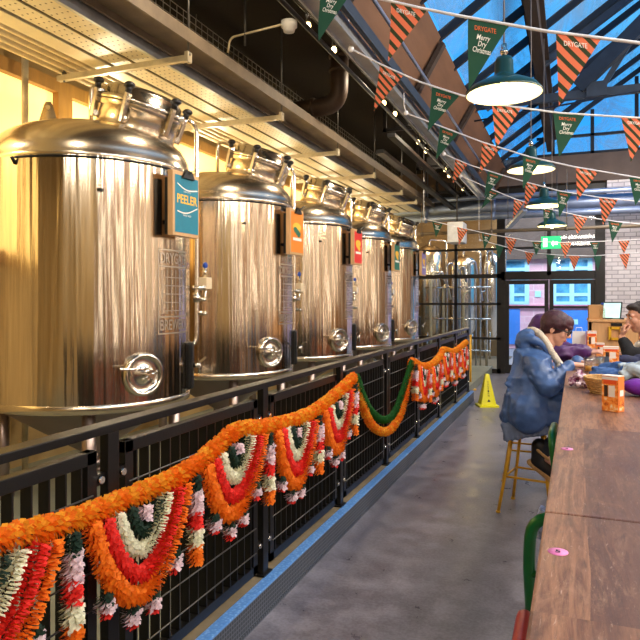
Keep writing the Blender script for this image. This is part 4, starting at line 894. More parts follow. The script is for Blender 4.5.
def hand(mb, w, fwd, side, dn, curl=.5, th=1):
    """palm from wrist w along fwd; side points to the thumb; dn towards the palm"""
    fwd, side, dn = fwd.normalized(), side.normalized(), dn.normalized()
    for s in (-.028, -.010, .010, .028): mb.cap_(w+fwd*.01+side*s*.7, w+fwd*.085+side*s, .015, .012, 10)
    for j, s in enumerate((.031, .0105, -.0105, -.030)):
        L = (.072, .080, .074, .058)[j]; b = w+fwd*.085+side*s; d1 = (fwd*math.cos(curl*.6)+dn*math.sin(curl*.6)+side*s*1.5).normalized(); d2 = (fwd*math.cos(curl*1.6)+dn*math.sin(curl*1.6)).normalized(); d3 = (fwd*math.cos(curl*2.4)+dn*math.sin(curl*2.4)).normalized()
        k1 = b+d1*L*.45; k2 = k1+d2*L*.32; k3 = k2+d3*L*.23
        mb.cap_(b, k1, .0095, .0088, 8); mb.cap_(k1, k2, .0088, .008, 8); mb.cap_(k2, k3, .008, .0068, 8)
    b = w+fwd*.03+side*.03; k1 = b+(fwd*.55+side*.7+dn*.35).normalized()*.042; k2 = k1+(fwd*.85+side*.2+dn*.35).normalized()*.032; mb.cap_(b, k1, .014, .0105, 8); mb.cap_(k1, k2, .0105, .008, 8)
def rot_to(f, u_):
    """columns: forward, left, up"""
    f = f.normalized(); l = u_.cross(f).normalized(); u2 = f.cross(l); return Matrix((f, l, u2)).transposed()
def head(mb, c, H, s=1.0):
    """c centre of the skull; H columns forward, left, up"""
    f = lambda x, y, z: c+H @ Vector((x*s, y*s, z*s))
    mb.ell(f(-.008, 0, .022), (.097*s, .076*s, .092*s), H, 24); mb.ell(f(.035, 0, -.035), (.062*s, .060*s, .080*s), H, 20)
    mb.cap_(f(.045, 0, -.095), f(.062, 0, -.098), .030*s, .022*s); mb.cap_(f(-.02, 0, -.07), f(.05, .0, -.09), .05*s, .035*s)
    mb.cap_(f(.088, 0, .012), f(.112, 0, -.028), .009*s, .013*s, 10); mb.cap_(f(.100, -.012, -.034), f(.100, .012, -.034), .010*s, .010*s, 8)
    mb.cap_(f(.078, -.045, .022), f(.078, .045, .022), .016*s, .016*s, 8)
    for q in (-1, 1): mb.ell(f(.06, q*.042, -.025), (.03*s, .022*s, .028*s), H, 12); mb.ell(f(-.008, q*.078, -.012), (.018*s, .010*s, .032*s), H, 12)
    mb.cap_(f(.086, -.018, -.062), f(.086, .018, -.062), .011*s, .011*s, 8)
    return f
def face_bits(f, H, s, root):
    mb = MB()
    for q in (-1, 1): mb.ell(f(.083, q*.031, .002), (.012*s, .014*s, .010*s), H, 12)
    for q in (-1, 1): mb.ell(f(.092, q*.031, .001), (.005*s, .006*s, .006*s), H, 10, 1)
    mb.build('eye', [m_eye, m_iris], root)
    mb = MB(); mb.cap_(f(.095, -.020, -.061), f(.095, .020, -.061), .005*s, .005*s, 8); mb.cap_(f(.093, -.016, -.069), f(.093, .016, -.069), .006*s, .006*s, 8); mb.build('lips', m_lip, root)
V3 = lambda a, dx=0, dy=0, dz=0: a+Vector((dx, dy, dz))
# ---- person in the blue raincoat (profile, facing the table)
WY = 5.05
w = lambda px, py, dy=0: P(px, py, Y=WY+dy)
t = thing('person', 'person in slate blue hooded raincoat with glasses sitting at the bar table', 'person', (-.30, WY, 0))
hc = w(556, 328); H = rot_to(Vector((.93, -.14, -.34)), Vector((0, 0, 1))); HS = .99
nk, ch, pv = w(545, 349), w(537, 371), w(530, 414)
pv.z = max(pv.z, .82)
ARM = []
for q in (-1, 1):
    sh = V3(ch, .0, q*.165, .055); el = w(549, 386, q*.24) if q < 0 else w(556, 384, .2); wr = w(571, 376, -.14) if q < 0 else w(579, 372, .10); wr.z = max(wr.z, TZ1+.04); ARM.append((sh, el, wr, q))
body = MB(); f = head(body, hc, H, HS)
body.cap_(nk, hc+H @ Vector((-.02, 0, -.05)), .058, .054); body.cap_(ch, nk, .12, .06)
LEG = []
for sh, el, wr, q in ARM:
    body.cap_(V3(ch, 0, q*.06, .04), sh, .075, .062); body.cap_(sh, el, .052, .042); body.cap_(el, wr, .042, .028)
    hand(body, wr, Vector((.9, -q*.28, -.05)), Vector((0.2, -q, .1)), Vector((0, 0, -1)), .55)
    hp = V3(pv, 0, q*.09, -.01); kn = Vector((.14, WY+q*.11, .80)); an = w(541, 453, q*.10) if q < 0 else Vector((-.02, WY+.12, .44)); LEG.append((hp, kn, an, q))
    body.cap_(hp, kn, .085, .058); body.cap_(kn, an, .055, .036); body.cap_(an, V3(an, .12, 0, -.09), .036, .026)
body.cap_(ch, w(533, 396), .13, .12); body.cap_(w(533, 396), pv, .12, .14)
remesh(body, 'body', m_skin, t, .0055, 3); face_bits(f, H, HS, t)
coat = MB(); R_ = .155
for dy in (-.09, 0, .09):
    coat.cap_(V3(ch, -.01, dy, .06), V3(w(532, 398), 0, dy*1.15), .125, .158); coat.cap_(V3(w(532, 398), 0, dy*1.15), V3(pv, .0, dy*1.5, -.03), .158, .17)
for dy in (-.11, 0, .11):
    coat.cap_(w(527, 353, dy*.8), w(519, 382, dy), .065, .07); coat.cap_(w(519, 382, dy), w(512, 412, dy*1.15), .07, .075)
coat.cap_(V3(nk, -.03, 0, -.045), V3(ch, 0, 0, .03), .075, .13)
for dx, dy in ((-.10, -.12), (-.13, 0), (-.10, .12), (.02, -.19)):           # skirt of the coat falling over the stool
    coat.cap_(V3(pv, dx*.8, dy, -.02), V3(pv, dx*1.25, dy*1.15, -.10), .10, .055)
for sh, el, wr, q in ARM:
    coat.cap_(V3(ch, 0, q*.07, .075), sh, .10, .095); coat.cap_(sh, sh.lerp(el, .5), .098, .088); coat.cap_(sh.lerp(el, .5), el, .088, .078); coat.cap_(el, el.lerp(wr, .92), .078, .050)
    coat.cap_(V3(pv, .0, q*.10, .0), Vector((.02, WY+q*.12, .83)), .13, .105); coat.cap_(V3(pv, .02, q*.17, -.04), Vector((-.02, WY+q*.19, .76)), .085, .05)
sh, el, wr, q = ARM[0]
random.seed(21)
for j in range(7):                                                             # creases of sleeve and body
    c_ = sh.lerp(el, .12+.13*j); a = random.uniform(-.05, .05); coat.cap_(V3(c_, -.085, -.035, .035+a), V3(c_, .06, -.065, -.03+a), .016, .022, 8)
for j in range(4): c_ = el.lerp(wr, .15+.2*j); coat.cap_(V3(c_, -.03, -.055, .05), V3(c_, .0, -.06, -.05), .014, .02, 8)
for j in range(7): a = random.uniform(-3, 3); coat.cap_(w(506+a+j*2, 384+6*j, -.15), w(540+a, 398+4.5*j+a, -.20), .014, .026, 8)
for j in range(4): coat.cap_(w(520+6*j, 420-2*j, -.24), w(556, 403+5*j, -.20), .018, .016, 8)
coat.cap_(w(519, 352, -.10), w(509, 384, -.14), .03, .02); coat.cap_(w(540, 352, -.13), w(553, 378, -.15), .02, .016)
ct = remesh(coat, 'raincoat', m_coat, t, .0085, 4, .010, .07, .014, .2)
hd = MB()                                                                       # hood lying open on the back
for dy in (-.08, -.04, 0, .04, .08):
    hd.tube(curve([w(522, 350, dy), w(519, 343, dy), w(522, 335, dy*.95), w(529, 331.5, dy*.9), w(535, 334, dy*.9)], 5), .026, 10)
for q in (-1, 1): hd.tube(curve([w(521, 342, q*.09), w(529, 339, q*.105), w(540, 343, q*.105), w(549, 353, q*.09)], 5), .036, 10, rs=[.036, .036, .036, .036, .036, .035, .034, .033, .032, .031, .030, .028, .026, .024, .022, .020])
hd.cap_(w(524, 346, -.07), w(524, 346, .07), .055, .055); hd.cap_(w(524, 348), w(534, 352), .065, .085)
remesh(hd, 'hood', m_coat, t, .008, 3, .008, .06, .010, .14)
hm = MB()                                                                       # grey lining showing under the hem
for j in range(9):
    a = j/8; p0 = w(503+46*a, 425+4*a-3*math.sin(a*PI), -.20+.05*a); p1 = w(507+42*a, 441-9*a, -.22+.05*a); hm.cap_(p0, p1, .02, .012, 8); hm.cap_(V3(p0, 0, .34-.1*a, 0), V3(p1, 0, .36-.1*a, 0), .02, .012, 8)
for j in range(6): hm.cap_(w(503.5, 425, -.20+.068*j), w(507.5, 440, -.22+.07*j), .02, .012, 8)
hm.cap_(w(504, 426, -.2), w(504, 426, .14), .02, .02); hm.cap_(w(506, 433, -.2), w(506, 433, .14), .02, .02)
for j in range(5): hm.cap_(w(505, 427+3*j, -.205), w(548, 428+1.2*j, -.16), .017, .015, 8)
remesh(hm, 'coat_lining', M('grey_blue_lining', (92, 104, 128), .6, 0, .2, 8), t, .009, 2, .012, .06)
lin = MB()
for q in (-1, 1): lin.tube(curve([w(533, 329.5, q*.05), w(540, 334, q*.095), w(547, 343, q*.105), w(553, 354, q*.10), w(559, 364, q*.07), w(561.5, 373, q*.04)], 5), .024, 10)
lin.tube(curve([w(533, 329.5, -.05), w(529, 330, 0), w(533, 329.5, .05)], 5), .022, 10); lin.cap_(w(559, 364, -.06), w(561, 378, -.03), .03, .03); remesh(lin, 'fleece_lining', m_fleece, t, .007, 2, .012, .02)
hr = MB(); g = lambda x, y, z: hc+H @ Vector((x*HS, y*HS, z*HS))
hr.ell(g(-.014, 0, .036), (.112, .092, .098), H, 24); hr.ell(g(-.050, 0, -.012), (.062, .078, .066), H, 20); hr.ell(g(.045, 0, .068), (.066, .076, .050), H, 18)
for q in (-1, 1): hr.ell(g(-.025, q*.070, .020), (.062, .022, .042), H, 14); hr.cap_(g(.05, q*.060, .052), g(.088, q*.036, .036), .024, .016)
hr.cap_(g(.092, -.04, .036), g(.095, .04, .036), .019, .019)
remesh(hr, 'hair', m_hairp, t, .006, 3, .006, .03)
gl = MB()
for q in (-1, 1):
    gl.tube([g(.104+.002*math.cos(a), q*.033+.026*math.cos(a), -.002+.019*math.sin(a)) for a in [2*PI*i/16 for i in range(17)]], .004, 6); gl.tube([g(.104, q*.057, .004), g(.05, q*.079, .004), g(-.005, q*.088, .0)], .004, 6)
gl.tube([g(.106, -.010, 0), g(.110, 0, .004), g(.106, .010, 0)], .004, 6); gl.build('glasses', m_glasses, t)
tr = MB()
for hp, kn, an, q in LEG: tr.cap_(V3(hp, 0, 0, -.01), kn, .10, .074); tr.cap_(kn, an, .072, .054)
remesh(tr, 'trousers', m_jeans, t, .012, 3)
for hp, kn, an, q in LEG:
    bt = MB(); toe = V3(an, .10, -.01, -.15); bt.cap_(V3(an, -.01, 0, .05), V3(an, -.02, 0, -.05), .058, .05); bt.cap_(V3(an, -.03, 0, -.06), toe, .045, .036); b_ = remesh(bt, 'boot', m_boot, t, .008, 2)
    so = MB(); so.cap_(V3(an, -.075, 0, -.075), V3(toe, -.03, 0, -.035), .026, .024); so.cap_(V3(an, -.02, -.052, .03), V3(an, .05, -.045, -.03), .012, .012); remesh(so, 'sole', m_wicker, b_, .007, 1)
# ---- person in the purple jacket, beyond
PYY = 6.02; w = lambda px, py, dy=0: P(px, py, Y=PYY+dy)
t = thing('person', 'person in purple padded jacket, mostly hidden behind the blue raincoat', 'person', (-.36, PYY, 0))
hc = w(543.5, 328.5); H = rot_to(Vector((.9, -.05, -.4)), Vector((0, 0, 1))); nk, ch, pv = w(539, 347), w(536, 361), w(533, 398); pv.z = .80
body = MB(); f = head(body, hc, H); body.cap_(nk, hc+H @ Vector((-.02, 0, -.05)), .055, .052); body.cap_(ch, nk, .12, .06); body.cap_(ch, pv, .13, .14)
limb = []
for q in (-1, 1):
    sh = V3(ch, 0, q*.155, .02); el = w(562, 357, -.25) if q < 0 else w(560, 356, .2); wr = w(588, 355, -.1) if q < 0 else w(586, 351, .14); el.z = max(el.z, TZ1+.05); wr.z = max(wr.z, TZ1+.05)
    body.cap_(V3(ch, 0, q*.06, .04), sh, .075, .062); body.cap_(sh, el, .05, .042); body.cap_(el, wr, .042, .027); limb.append((sh, el, wr))
    hand(body, wr, Vector((.85, -.2, .15)), Vector((.1, -q, .3)), Vector((.2, 0, -1)), .7)
    kn = Vector((.10, PYY+q*.10, .78)); an = Vector((.05, PYY+q*.10, .35)); body.cap_(V3(pv, 0, q*.09), kn, .085, .058); body.cap_(kn, an, .055, .036); body.cap_(an, V3(an, .14, 0, -.05), .036, .026)
remesh(body, 'body', m_skin, t, .0065, 3); face_bits(f, H, 1, t)
jk = MB()
for dy in (-.08, 0, .08): jk.cap_(V3(ch, 0, dy, .03), V3(pv, 0, dy*1.3, -.02), .135, .16)
jk.cap_(nk, ch, .08, .14)
for sh, el, wr in limb:
    jk.cap_(V3(ch, 0, 0, .04), sh, .10, .09)
    for a, b, r0, r1 in ((sh, el, .085, .078), (el, wr, .07, .048)):
        for j in range(5): jk.cap_(a.lerp(b, j/5*.96), a.lerp(b, (j+.7)/5*.96), r0+(r1-r0)*j/5, r0+(r1-r0)*(j+.7)/5)
for q in (-1, 1): jk.cap_(V3(pv, .0, q*.1), Vector((-.08, PYY+q*.12, .80)), .12, .10)
remesh(jk, 'jacket', m_purple, t, .010, 2, .010, .08, .02, .12)
hr = MB(); g = lambda x, y, z: hc+H @ Vector((x, y, z)); hr.ell(g(-.02, 0, .03), (.108, .09, .098), H, 24); hr.ell(g(-.065, 0, -.03), (.065, .082, .09), H, 20); hr.ell(g(.045, 0, .07), (.06, .07, .045), H, 18); remesh(hr, 'woolly_hat', m_purple, t, .007, 2, .008, .03)
tr = MB()
for q in (-1, 1):
    kn = Vector((.10, PYY+q*.10, .78)); an = Vector((.05, PYY+q*.10, .36)); tr.cap_(V3(pv, 0, q*.09, -.02), kn, .10, .072); tr.cap_(kn, an, .07, .052); tr.cap_(an, V3(an, .15, 0, -.07), .05, .04)
remesh(tr, 'trousers', m_jeans, t, .012, 3)
# ---- man on the far side of the table, hand at his mouth
MY = 5.75; w = lambda px, py, dy=0: P(px, py, Y=MY+dy)
t = thing('person', 'man with short dark hair in black jumper holding a hand to his mouth', 'person', (1.02, MY, 0))
hc = w(640.5, 316.5); H = rot_to(Vector((-.93, -.22, -.16)), Vector((0, 0, 1))); nk = V3(hc, .05, .02, -.17); ch = V3(hc, .20, .03, -.33); pv = Vector((1.0, MY, .84))
body = MB(); f = head(body, hc, H, 1.0); body.cap_(nk, hc+H @ Vector((-.02, 0, -.05)), .06, .055); body.cap_(ch, nk, .12, .065); body.cap_(ch, pv, .15, .15)
mouth = f(.105, 0, -.075); limb = []
for q in (-1, 1):                             # q<0: arm nearer to the camera (his left), raised to the mouth
    sh = V3(ch, -.03, q*.18, .03)
    if q < 0: el = w(631, 357, -.16); el.z = TZ1+.06; wr = mouth+Vector((-.050, -.03, -.080)); 
    else: el = Vector((.56, MY+.22, TZ1+.06)); wr = Vector((.42, MY+.02, TZ1+.06))
    body.cap_(V3(ch, 0, q*.07, .04), sh, .08, .068); body.cap_(sh, el, .055, .045); body.cap_(el, wr, .045, .029); limb.append((sh, el, wr))
    if q < 0: hand(body, wr, Vector((.10, .22, .95)), Vector((.25, -.95, .2)), Vector((.95, .25, -.1)), 1.25)
    else: hand(body, wr, Vector((-.8, -.5, -.05)), Vector((0, -1, .3)), Vector((0, 0, -1)), .6)
    kn = Vector((.74, MY+q*.11, .80)); an = Vector((.80, MY+q*.11, .36)); body.cap_(V3(pv, 0, q*.09), kn, .09, .062); body.cap_(kn, an, .058, .038); body.cap_(an, V3(an, -.15, 0, -.05), .038, .028)
remesh(body, 'body', m_skin2, t, .0055, 3); face_bits(f, H, 1, t)
jm = MB()
for dy in (-.09, 0, .09): jm.cap_(V3(ch, 0, dy, .02), V3(pv, 0, dy*1.2, 0), .15, .165)
jm.cap_(V3(nk, .02, 0, -.03), ch, .075, .15)
for sh, el, wr in limb: jm.cap_(V3(ch, 0, 0, .04), sh, .11, .095); jm.cap_(sh, el, .085, .068); jm.cap_(el, el.lerp(wr, .78), .064, .046)
remesh(jm, 'jumper', m_blackknit, t, .011, 4, .02, .1)
cl = MB(); cl.tube(curve([V3(nk, .03, -.06, -.01), V3(nk, -.06, -.05, -.05), V3(nk, -.09, 0, -.09), V3(nk, -.06, .05, -.05), V3(nk, .03, .06, -.01)], 5), .02, 8); cl.cap_(V3(nk, -.10, -.02, -.09), V3(ch, -.16, -.05, -.16), .032, .05); remesh(cl, 'shirt_collar', m_shirt, t, .008, 2)
hr = MB(); g = lambda x, y, z: hc+H @ Vector((x, y, z)); hr.ell(g(-.022, 0, .040), (.100, .082, .088), H, 24); hr.ell(g(-.06, 0, -.01), (.05, .074, .06), H, 20); hr.ell(g(.045, 0, .085), (.05, .06, .03), H, 18)
for q in (-1, 1): hr.cap_(g(-.005, q*.076, .03), g(.0, q*.077, -.005), .014, .009)
remesh(hr, 'hair', m_hairb, t, .006, 2, .008, .02)
eb = MB()
for q in (-1, 1): eb.tube([g(.094, q*.018, .026), g(.095, q*.034, .030), g(.086, q*.050, .024)], .005, 6)
eb.build('eyebrows', m_hairb, t)
tr = MB()
for q in (-1, 1):
    kn = Vector((.74, MY+q*.11, .80)); an = Vector((.80, MY+q*.11, .36)); tr.cap_(V3(pv, 0, q*.09, -.01), kn, .11, .078); tr.cap_(kn, an, .074, .055); tr.cap_(an, V3(an, -.15, 0, -.07), .05, .04)
remesh(tr, 'trousers', m_jeans, t, .012, 3)
# ================================================================== THINGS ON THE TABLE
def carton(px, py, label, wx, wy, h, rz=0.0, z=TZ1):
    p = P(px, py, Z=z); t = thing('snack_carton', label, 'carton', (p.x, p.y, z), 'printed cartons on the bar table'); t.rotation_euler = (0, 0, rz)
    mb = MB(); mb.box((0, 0, h/2), (wx, wy, h), 0, None, .002); bx = mb.build('box', m_cartorange, t, True)
    mb = MB(); y = -wy/2-.0012; q = lambda a, b, c, d, m: mb.add([(a*wx, y-.0003*m, b*h), (c*wx, y-.0003*m, b*h), (c*wx, y-.0003*m, d*h), (a*wx, y-.0003*m, d*h)], [(0, 1, 2, 3)], m)
    q(-.48, .02, .48, .96, 0); q(-.48, .90, .48, .985, 1); q(-.38, .78, .40, .90, 2); q(-.34, .42, -.12, .74, 3); q(-.08, .42, .30, .74, 1)
    x = wx/2+.0012; mb.add([(x, -.3*wy, .45*h), (x, .3*wy, .45*h), (x, .3*wy, .62*h), (x, -.3*wy, .62*h)], [(0, 1, 2, 3)], 1); mb.add([(x, -.38*wy, .05*h), (x, .38*wy, .05*h), (x, .38*wy, .35*h), (x, -.38*wy, .35*h)], [(0, 1, 2, 3)], 0)
    mb.build('printed_face', [m_carton, m_cartwhite, m_cartred, m_cartdark], t, True)
    mb = MB(); mb.box((0, 0, h+.0015), (wx*.98, wy*.98, .003), 0); mb.build('top_flap', m_cartwhite, t, True)
    return t
carton(613, 411, 'orange printed snack carton standing nearest on the bar table', .078, .052, .158, -.55)
carton(611, 366, 'orange printed carton before the man in black jumper', .11, .07, .145, -.05)
carton(591.5, 353, 'tall orange carton with white top beside the purple sleeve', .085, .06, .205, .15)
carton(600, 357, 'low orange carton between the two other far cartons', .07, .06, .12, .1)
# wicker basket
p = P(602, 393, Z=TZ1); t = thing('wicker_basket', 'small tan wicker basket filled with cloths on the bar table', 'basket', (p.x, p.y, TZ1)); mb = MB()
for j in range(6): zz = .006+.013*j; rr = .055+.006*j; mb.tube([(p.x+(rr+.002*math.sin(i*2.2+j*PI))*math.cos(2*PI*i/28), p.y+1.25*(rr+.002*math.sin(i*2.2+j*PI))*math.sin(2*PI*i/28), TZ1+zz) for i in range(29)], .0075, 6)
mb.lathe([(0, 0), (.055, 0), (.057, .004), (0, .004)], (p.x, p.y, TZ1), n=20); mb.build('woven_bowl', m_wicker, t)
mb = MB(); mb.tube([(p.x+.088*math.cos(2*PI*i/24), p.y+.11*math.sin(2*PI*i/24), TZ1+.082) for i in range(25)], .008, 8); mb.build('rim', m_wicker, t)
# knitted hat
p = P(580, 387, Z=TZ1); mb = MB(); random.seed(3)
for j in range(34):
    a = random.random()*6.28; b_ = random.random(); mb.ell((p.x+.056*math.cos(a)*math.sqrt(b_), p.y+.075*math.sin(a)*math.sqrt(b_), TZ1+.018+.075*(1-b_)*random.uniform(.5, 1)), (.019, .019, .016), n=8)
tag(remesh(mb, 'knitted_hat', m_yarn, None, .006, 1, .01, .015), 'maroon and white chunky knitted hat by the blue sleeve', 'hat')
# jackets pile
def heap(name, mat, pts, label, cat, disp=.03, ds=.06, fl=.5):
    mb = MB()
    for (x, y, z, a, b, c) in pts: mb.ell((x, y, z), (a, b, c), Matrix.Rotation(random.uniform(-.4, .4), 3, 'Z') @ Matrix.Rotation(random.uniform(-.15, .15), 3, 'Y'), 16)
    return tag(remesh(mb, name, mat, None, .008, 3, disp, ds), label, cat)
p = P(628, 386, Z=TZ1); random.seed(5)
def folded(name, mat, c, a, b, h, label, cat, ph=0.0, lay=3):
    """a garment thrown down in folds: wavy stacked sheets with rolled edges"""
    mb = MB(); c = Vector(c)
    for L in range(lay):
        rows = []; ny, nx = 7, 16
        for j in range(ny):
            v = j/(ny-1)*2-1
            path = [c+Vector((a*u_*(1-.12*L)+.018*math.sin(3*v+ph+L), b*v*(1-.15*L*abs(u_))+.03*math.sin(2.6*u_+ph*1.7+L*2), h*(.25+.5*L/lay)*(1-.55*u_*u_)*(1-.35*v*v)+.020*math.sin(5*u_+4*v+ph+2*L)+.012)) for u_ in [i/(nx-1)*2-1 for i in range(nx)]]
            mb.tube(path, .026+.006*math.sin(j*2+ph), 8)
    return tag(remesh(mb, name, mat, None, .007, 2, .016, .045), label, cat)
folded('denim_jacket', m_denim, (p.x+.03, p.y+.17, TZ1+.01), .22, .12, .12, 'blue denim jacket bundled on the bar table behind the basket', 'jacket', .4)
folded('grey_jacket', m_greycloth, (p.x+.15, p.y+.015, TZ1+.055), .17, .075, .085, 'pale grey blue jacket lying before the denim one on the table', 'jacket', 1.9, 2)
q = P(636, 396, Z=TZ1)
heap('purple_bag', m_purplebag, [(q.x+.03, q.y+.0, TZ1+.045, .10, .07, .045), (q.x+.10, q.y+.03, TZ1+.05, .09, .08, .05)], 'bright purple soft bag under the grey jacket on the table', 'bag', .014)
q = P(634, 366, Z=TZ1)
heap('navy_scarf', m_navycloth, [(q.x-.04, q.y, TZ1+.04, .12, .06, .04), (q.x+.08, q.y+.03, TZ1+.045, .1, .07, .045)], 'dark navy scarf heaped before the man in black jumper', 'scarf', .02)
# glasses and cups
def tumbler(px, py, label, r=.036, h=.10):
    p = P(px, py, Z=TZ1); t = thing('drinking_glass', label, 'glass', (p.x, p.y, TZ1), 'glasses on the bar table'); mb = MB()
    mb.lathe([(0, 0), (r*.8, 0), (r, h), (r-.003, h), (r*.8-.003, .008), (0, .008)], (p.x, p.y, TZ1), n=24); mb.build('vessel', m_glass2, t)
    mb = MB(); mb.lathe([(0, .009), (r*.78, .009), (r*.86, h*.45), (0, h*.45)], (p.x, p.y, TZ1), n=24); mb.build('drink', M('amber_beer', (210, 150, 60), .2), t)
tumbler(589, 372, 'clear tumbler with amber drink beside the knitted hat'); tumbler(599, 371, 'clear tumbler with amber drink behind the wicker basket')
p = P(604, 368, Z=TZ1); t = thing('phone', 'dark mobile phone lying tilted among things on the table', 'phone', (p.x, p.y, TZ1)); mb = MB(); mb.box((p.x, p.y, TZ1+.04), (.075, .15, .009), 0, Matrix.Rotation(.5, 3, 'X'), .003); mb.build('phone_case', m_pot, t)
mb = MB(); mb.box((p.x, p.y+.05, TZ1+.02), (.06, .04, .04), 0, None, .004); mb.build('stand', m_pot, t)
p = P(608, 372, Z=TZ1); mb = MB(); mb.box((p.x, p.y, TZ1+.012), (.13, .09, .024), 0, Matrix.Rotation(.2, 3, 'Z'), .003); tag(mb.build('paper_tray', m_paper), 'small white paper food tray behind the denim jacket', 'food tray')
# white menu board / bag at the table end
p = P(579, 352, Z=TZ1); t = thing('paper_bag', 'white paper carrier bag at the far end of bar table', 'paper bag', (p.x, p.y, TZ1)); mb = MB()
mb.add([(p.x+a*s, p.y+b*s, TZ1+z) for z, s in ((0, 1), (.16, 1.02), (.20, .96)) for a, b in ((-.06, -.04), (.06, -.04), (.06, .04), (-.06, .04))], [(j*4+i, j*4+(i+1) % 4, j*4+4+(i+1) % 4, j*4+4+i) for j in range(2) for i in range(4)]+[(3, 2, 1, 0)]); mb.build('bag_body', m_paper, t)
mb = MB()
for s in (-1, 1): mb.tube([(p.x-.03, p.y+s*.035, TZ1+.19), (p.x-.025, p.y+s*.03, TZ1+.235), (p.x+.025, p.y+s*.03, TZ1+.235), (p.x+.03, p.y+s*.035, TZ1+.19)], .003, 6)
mb.build('handle', m_paper, t)
# till counter beyond the table
YC = 8.4; t = thing('till_counter', 'pale plywood service counter beyond the end of bar table', 'counter', (.9, YC, 0))
a, b = P(589, 305, Y=YC), P(603, 322, Y=YC); xr = 2.3
mb = MB(); mb.bb(a.x, xr, YC, YC+.03, 0, b.z); mb.bb(a.x, a.x+.03, YC, YC+.7, 0, b.z); mb.bb(xr-.03, xr, YC, YC+.7, 0, b.z); mb.build('front_panel', m_wood2, t)
mb = MB(); mb.bb(a.x-.01, xr+.01, YC-.02, YC+.72, b.z, b.z+.03, 0, .004); mb.build('countertop', m_wood2, t)
mb = MB(); mb.bb(a.x, b.x, YC+.02, YC+.6, b.z+.03, a.z); mb.build('raised_box', m_card, t)
mb = MB(); q0, q1 = P(610, 328, Y=YC-.03), P(621, 339, Y=YC-.03); w_ = .03
for z in (q0.z, q1.z): mb.bb(q0.x, q1.x, YC-.035, YC-.002, z-w_/2, z+w_/2)
for x in (q0.x, q1.x): mb.bb(x-w_/2, x+w_/2, YC-.035, YC-.002, q1.z-w_/2, q0.z+w_/2)
mb.build('yellow_hatch_frame', m_yellowst, t)
mb = MB(); mb.bb(P(611, 323, Y=YC).x, P(622, 323, Y=YC).x, YC-.012, YC-.002, P(611, 326, Y=YC).z, P(611, 323, Y=YC).z); mb.build('drawer_slot', m_black, t)
c_ = P(612, 311, Y=YC+.15); t = thing('till_screen', 'tilted till screen with pale display on the plywood counter', 'screen', (c_.x, YC+.15, b.z+.03)); ztop = b.z+.03
Rm = Matrix.Rotation(-.45, 3, 'X') @ Matrix.Rotation(.0, 3, 'Z'); Rm = Matrix.Rotation(-.25, 3, 'Z') @ Rm
mb = MB(); mb.box((c_.x, c_.y, c_.z+.0), (.22, .025, .24), 0, Rm, .006); sb = mb.build('screen_housing', m_pot, t)
mb = MB(); n_ = Rm @ Vector((0, -1, 0)); mb.box(Vector((c_.x, c_.y, c_.z))+n_*.014, (.19, .003, .20), 0, Rm); mb.build('display', m_screen, sb)
mb = MB(); mb.bar((c_.x, c_.y+.03, c_.z-.03), (c_.x-.02, c_.y+.08, ztop+.02), .06, .04); mb.bb(c_.x-.13, c_.x+.13, c_.y-.06, c_.y+.16, ztop, ztop+.02, 0, .004); mb.build('stand', m_pot, t)
p = P(604, 314, Y=YC+.05); mb = MB(); t = thing('water_bottle', 'small clear bottle beside the till screen on the counter', 'bottle', (p.x+.04, YC+.1, ztop)); mb.lathe([(0, 0), (.032, .002), (.034, .12), (.014, .16), (.014, .18), (0, .18)], (p.x-.02, YC+.03, ztop), n=20); mb.build('vessel', m_glass2, t)
mb = MB(); mb.cyl((p.x-.02, YC+.03, ztop+.178), (p.x-.02, YC+.03, ztop+.2), .016, n=14); mb.build('cap', m_blue_knob, t)
# chair with yellow frame seen by the door, brewing vessels beyond the glass
for i, (x, y, r, h, s) in enumerate(((-4.6, 17.6, .42, 2.9, 'leftmost'), (-3.6, 17.4, .38, 3.1, 'second from the left'), (-2.7, 17.5, .36, 2.8, 'third from the left'), (-4.3, 16.3, .33, 2.6, 'nearest and shortest'), (-2.05, 18.1, .3, 2.9, 'rightmost'))):
    t = thing('brewing_vessel', 'slim steel brewing vessel beyond the glass partition, %s' % s, 'brewing vessel', (x, y, 0), 'vessels beyond the glass')
    mb = MB(); mb.lathe([(r*.3, .5), (r, .85), (r, h-.3), (r*.8, h-.1), (r*.3, h), (0, h)], (x, y, 0), n=40); mb.build('shell', m_dome, t)
    for a in (.5, 2.6, 4.7): mb = MB(); mb.cyl((x+r*.7*math.cos(a), y+r*.7*math.sin(a), 0), (x+r*.7*math.cos(a), y+r*.7*math.sin(a), .9), .03, n=10); mb.build('leg', m_steel, t)
    mb = MB(); mb.tube(arc([(x+r+.1, y-.1, .1), (x+r+.1, y-.1, h+.1), (x, y, h+.15), (x, y, h-.05)], .1), .03, 10); mb.build('pipe', m_steel, t)
t = thing('pipe_manifold', 'rack of upright steel pipes and hoses beyond the glass partition', 'pipework', (-2.4, 15.4, 0)); random.seed(11)
for j in range(11):
    x = -3.15+.13*j; mb = MB(); zt_ = random.uniform(1.7, 2.9); mb.tube(arc([(x, 15.4+.1*(j % 3), 0), (x, 15.4+.1*(j % 3), zt_), (x+.1, 15.6, zt_+.05), (x+.12, 15.9, zt_-.3)], .08), random.choice((.018, .025, .032)), 8); mb.build('pipe', random.choice((m_steel, m_conduit, m_galv)), t)
mb = MB()
for z in (.4, 1.15, 1.9): mb.tube([(-3.3, 15.45, z), (-1.75, 15.45, z)], .022, 8)
mb.build('cross_pipe', m_steel, t)
t = thing('work_table', 'steel work table with orange tubs beyond the glass partition', 'table', (-3.6, 15.3, 0)); mb = MB(); mb.bb(-4.5, -3.4, 14.75, 15.2, .98, 1.02); mb.build('tabletop', m_steel, t)
for x in (-4.45, -3.45):
    for y in (14.79, 15.16): mb = MB(); mb.bb(x-.02, x+.02, y-.02, y+.02, 0, .98); mb.build('leg', m_steel, t)
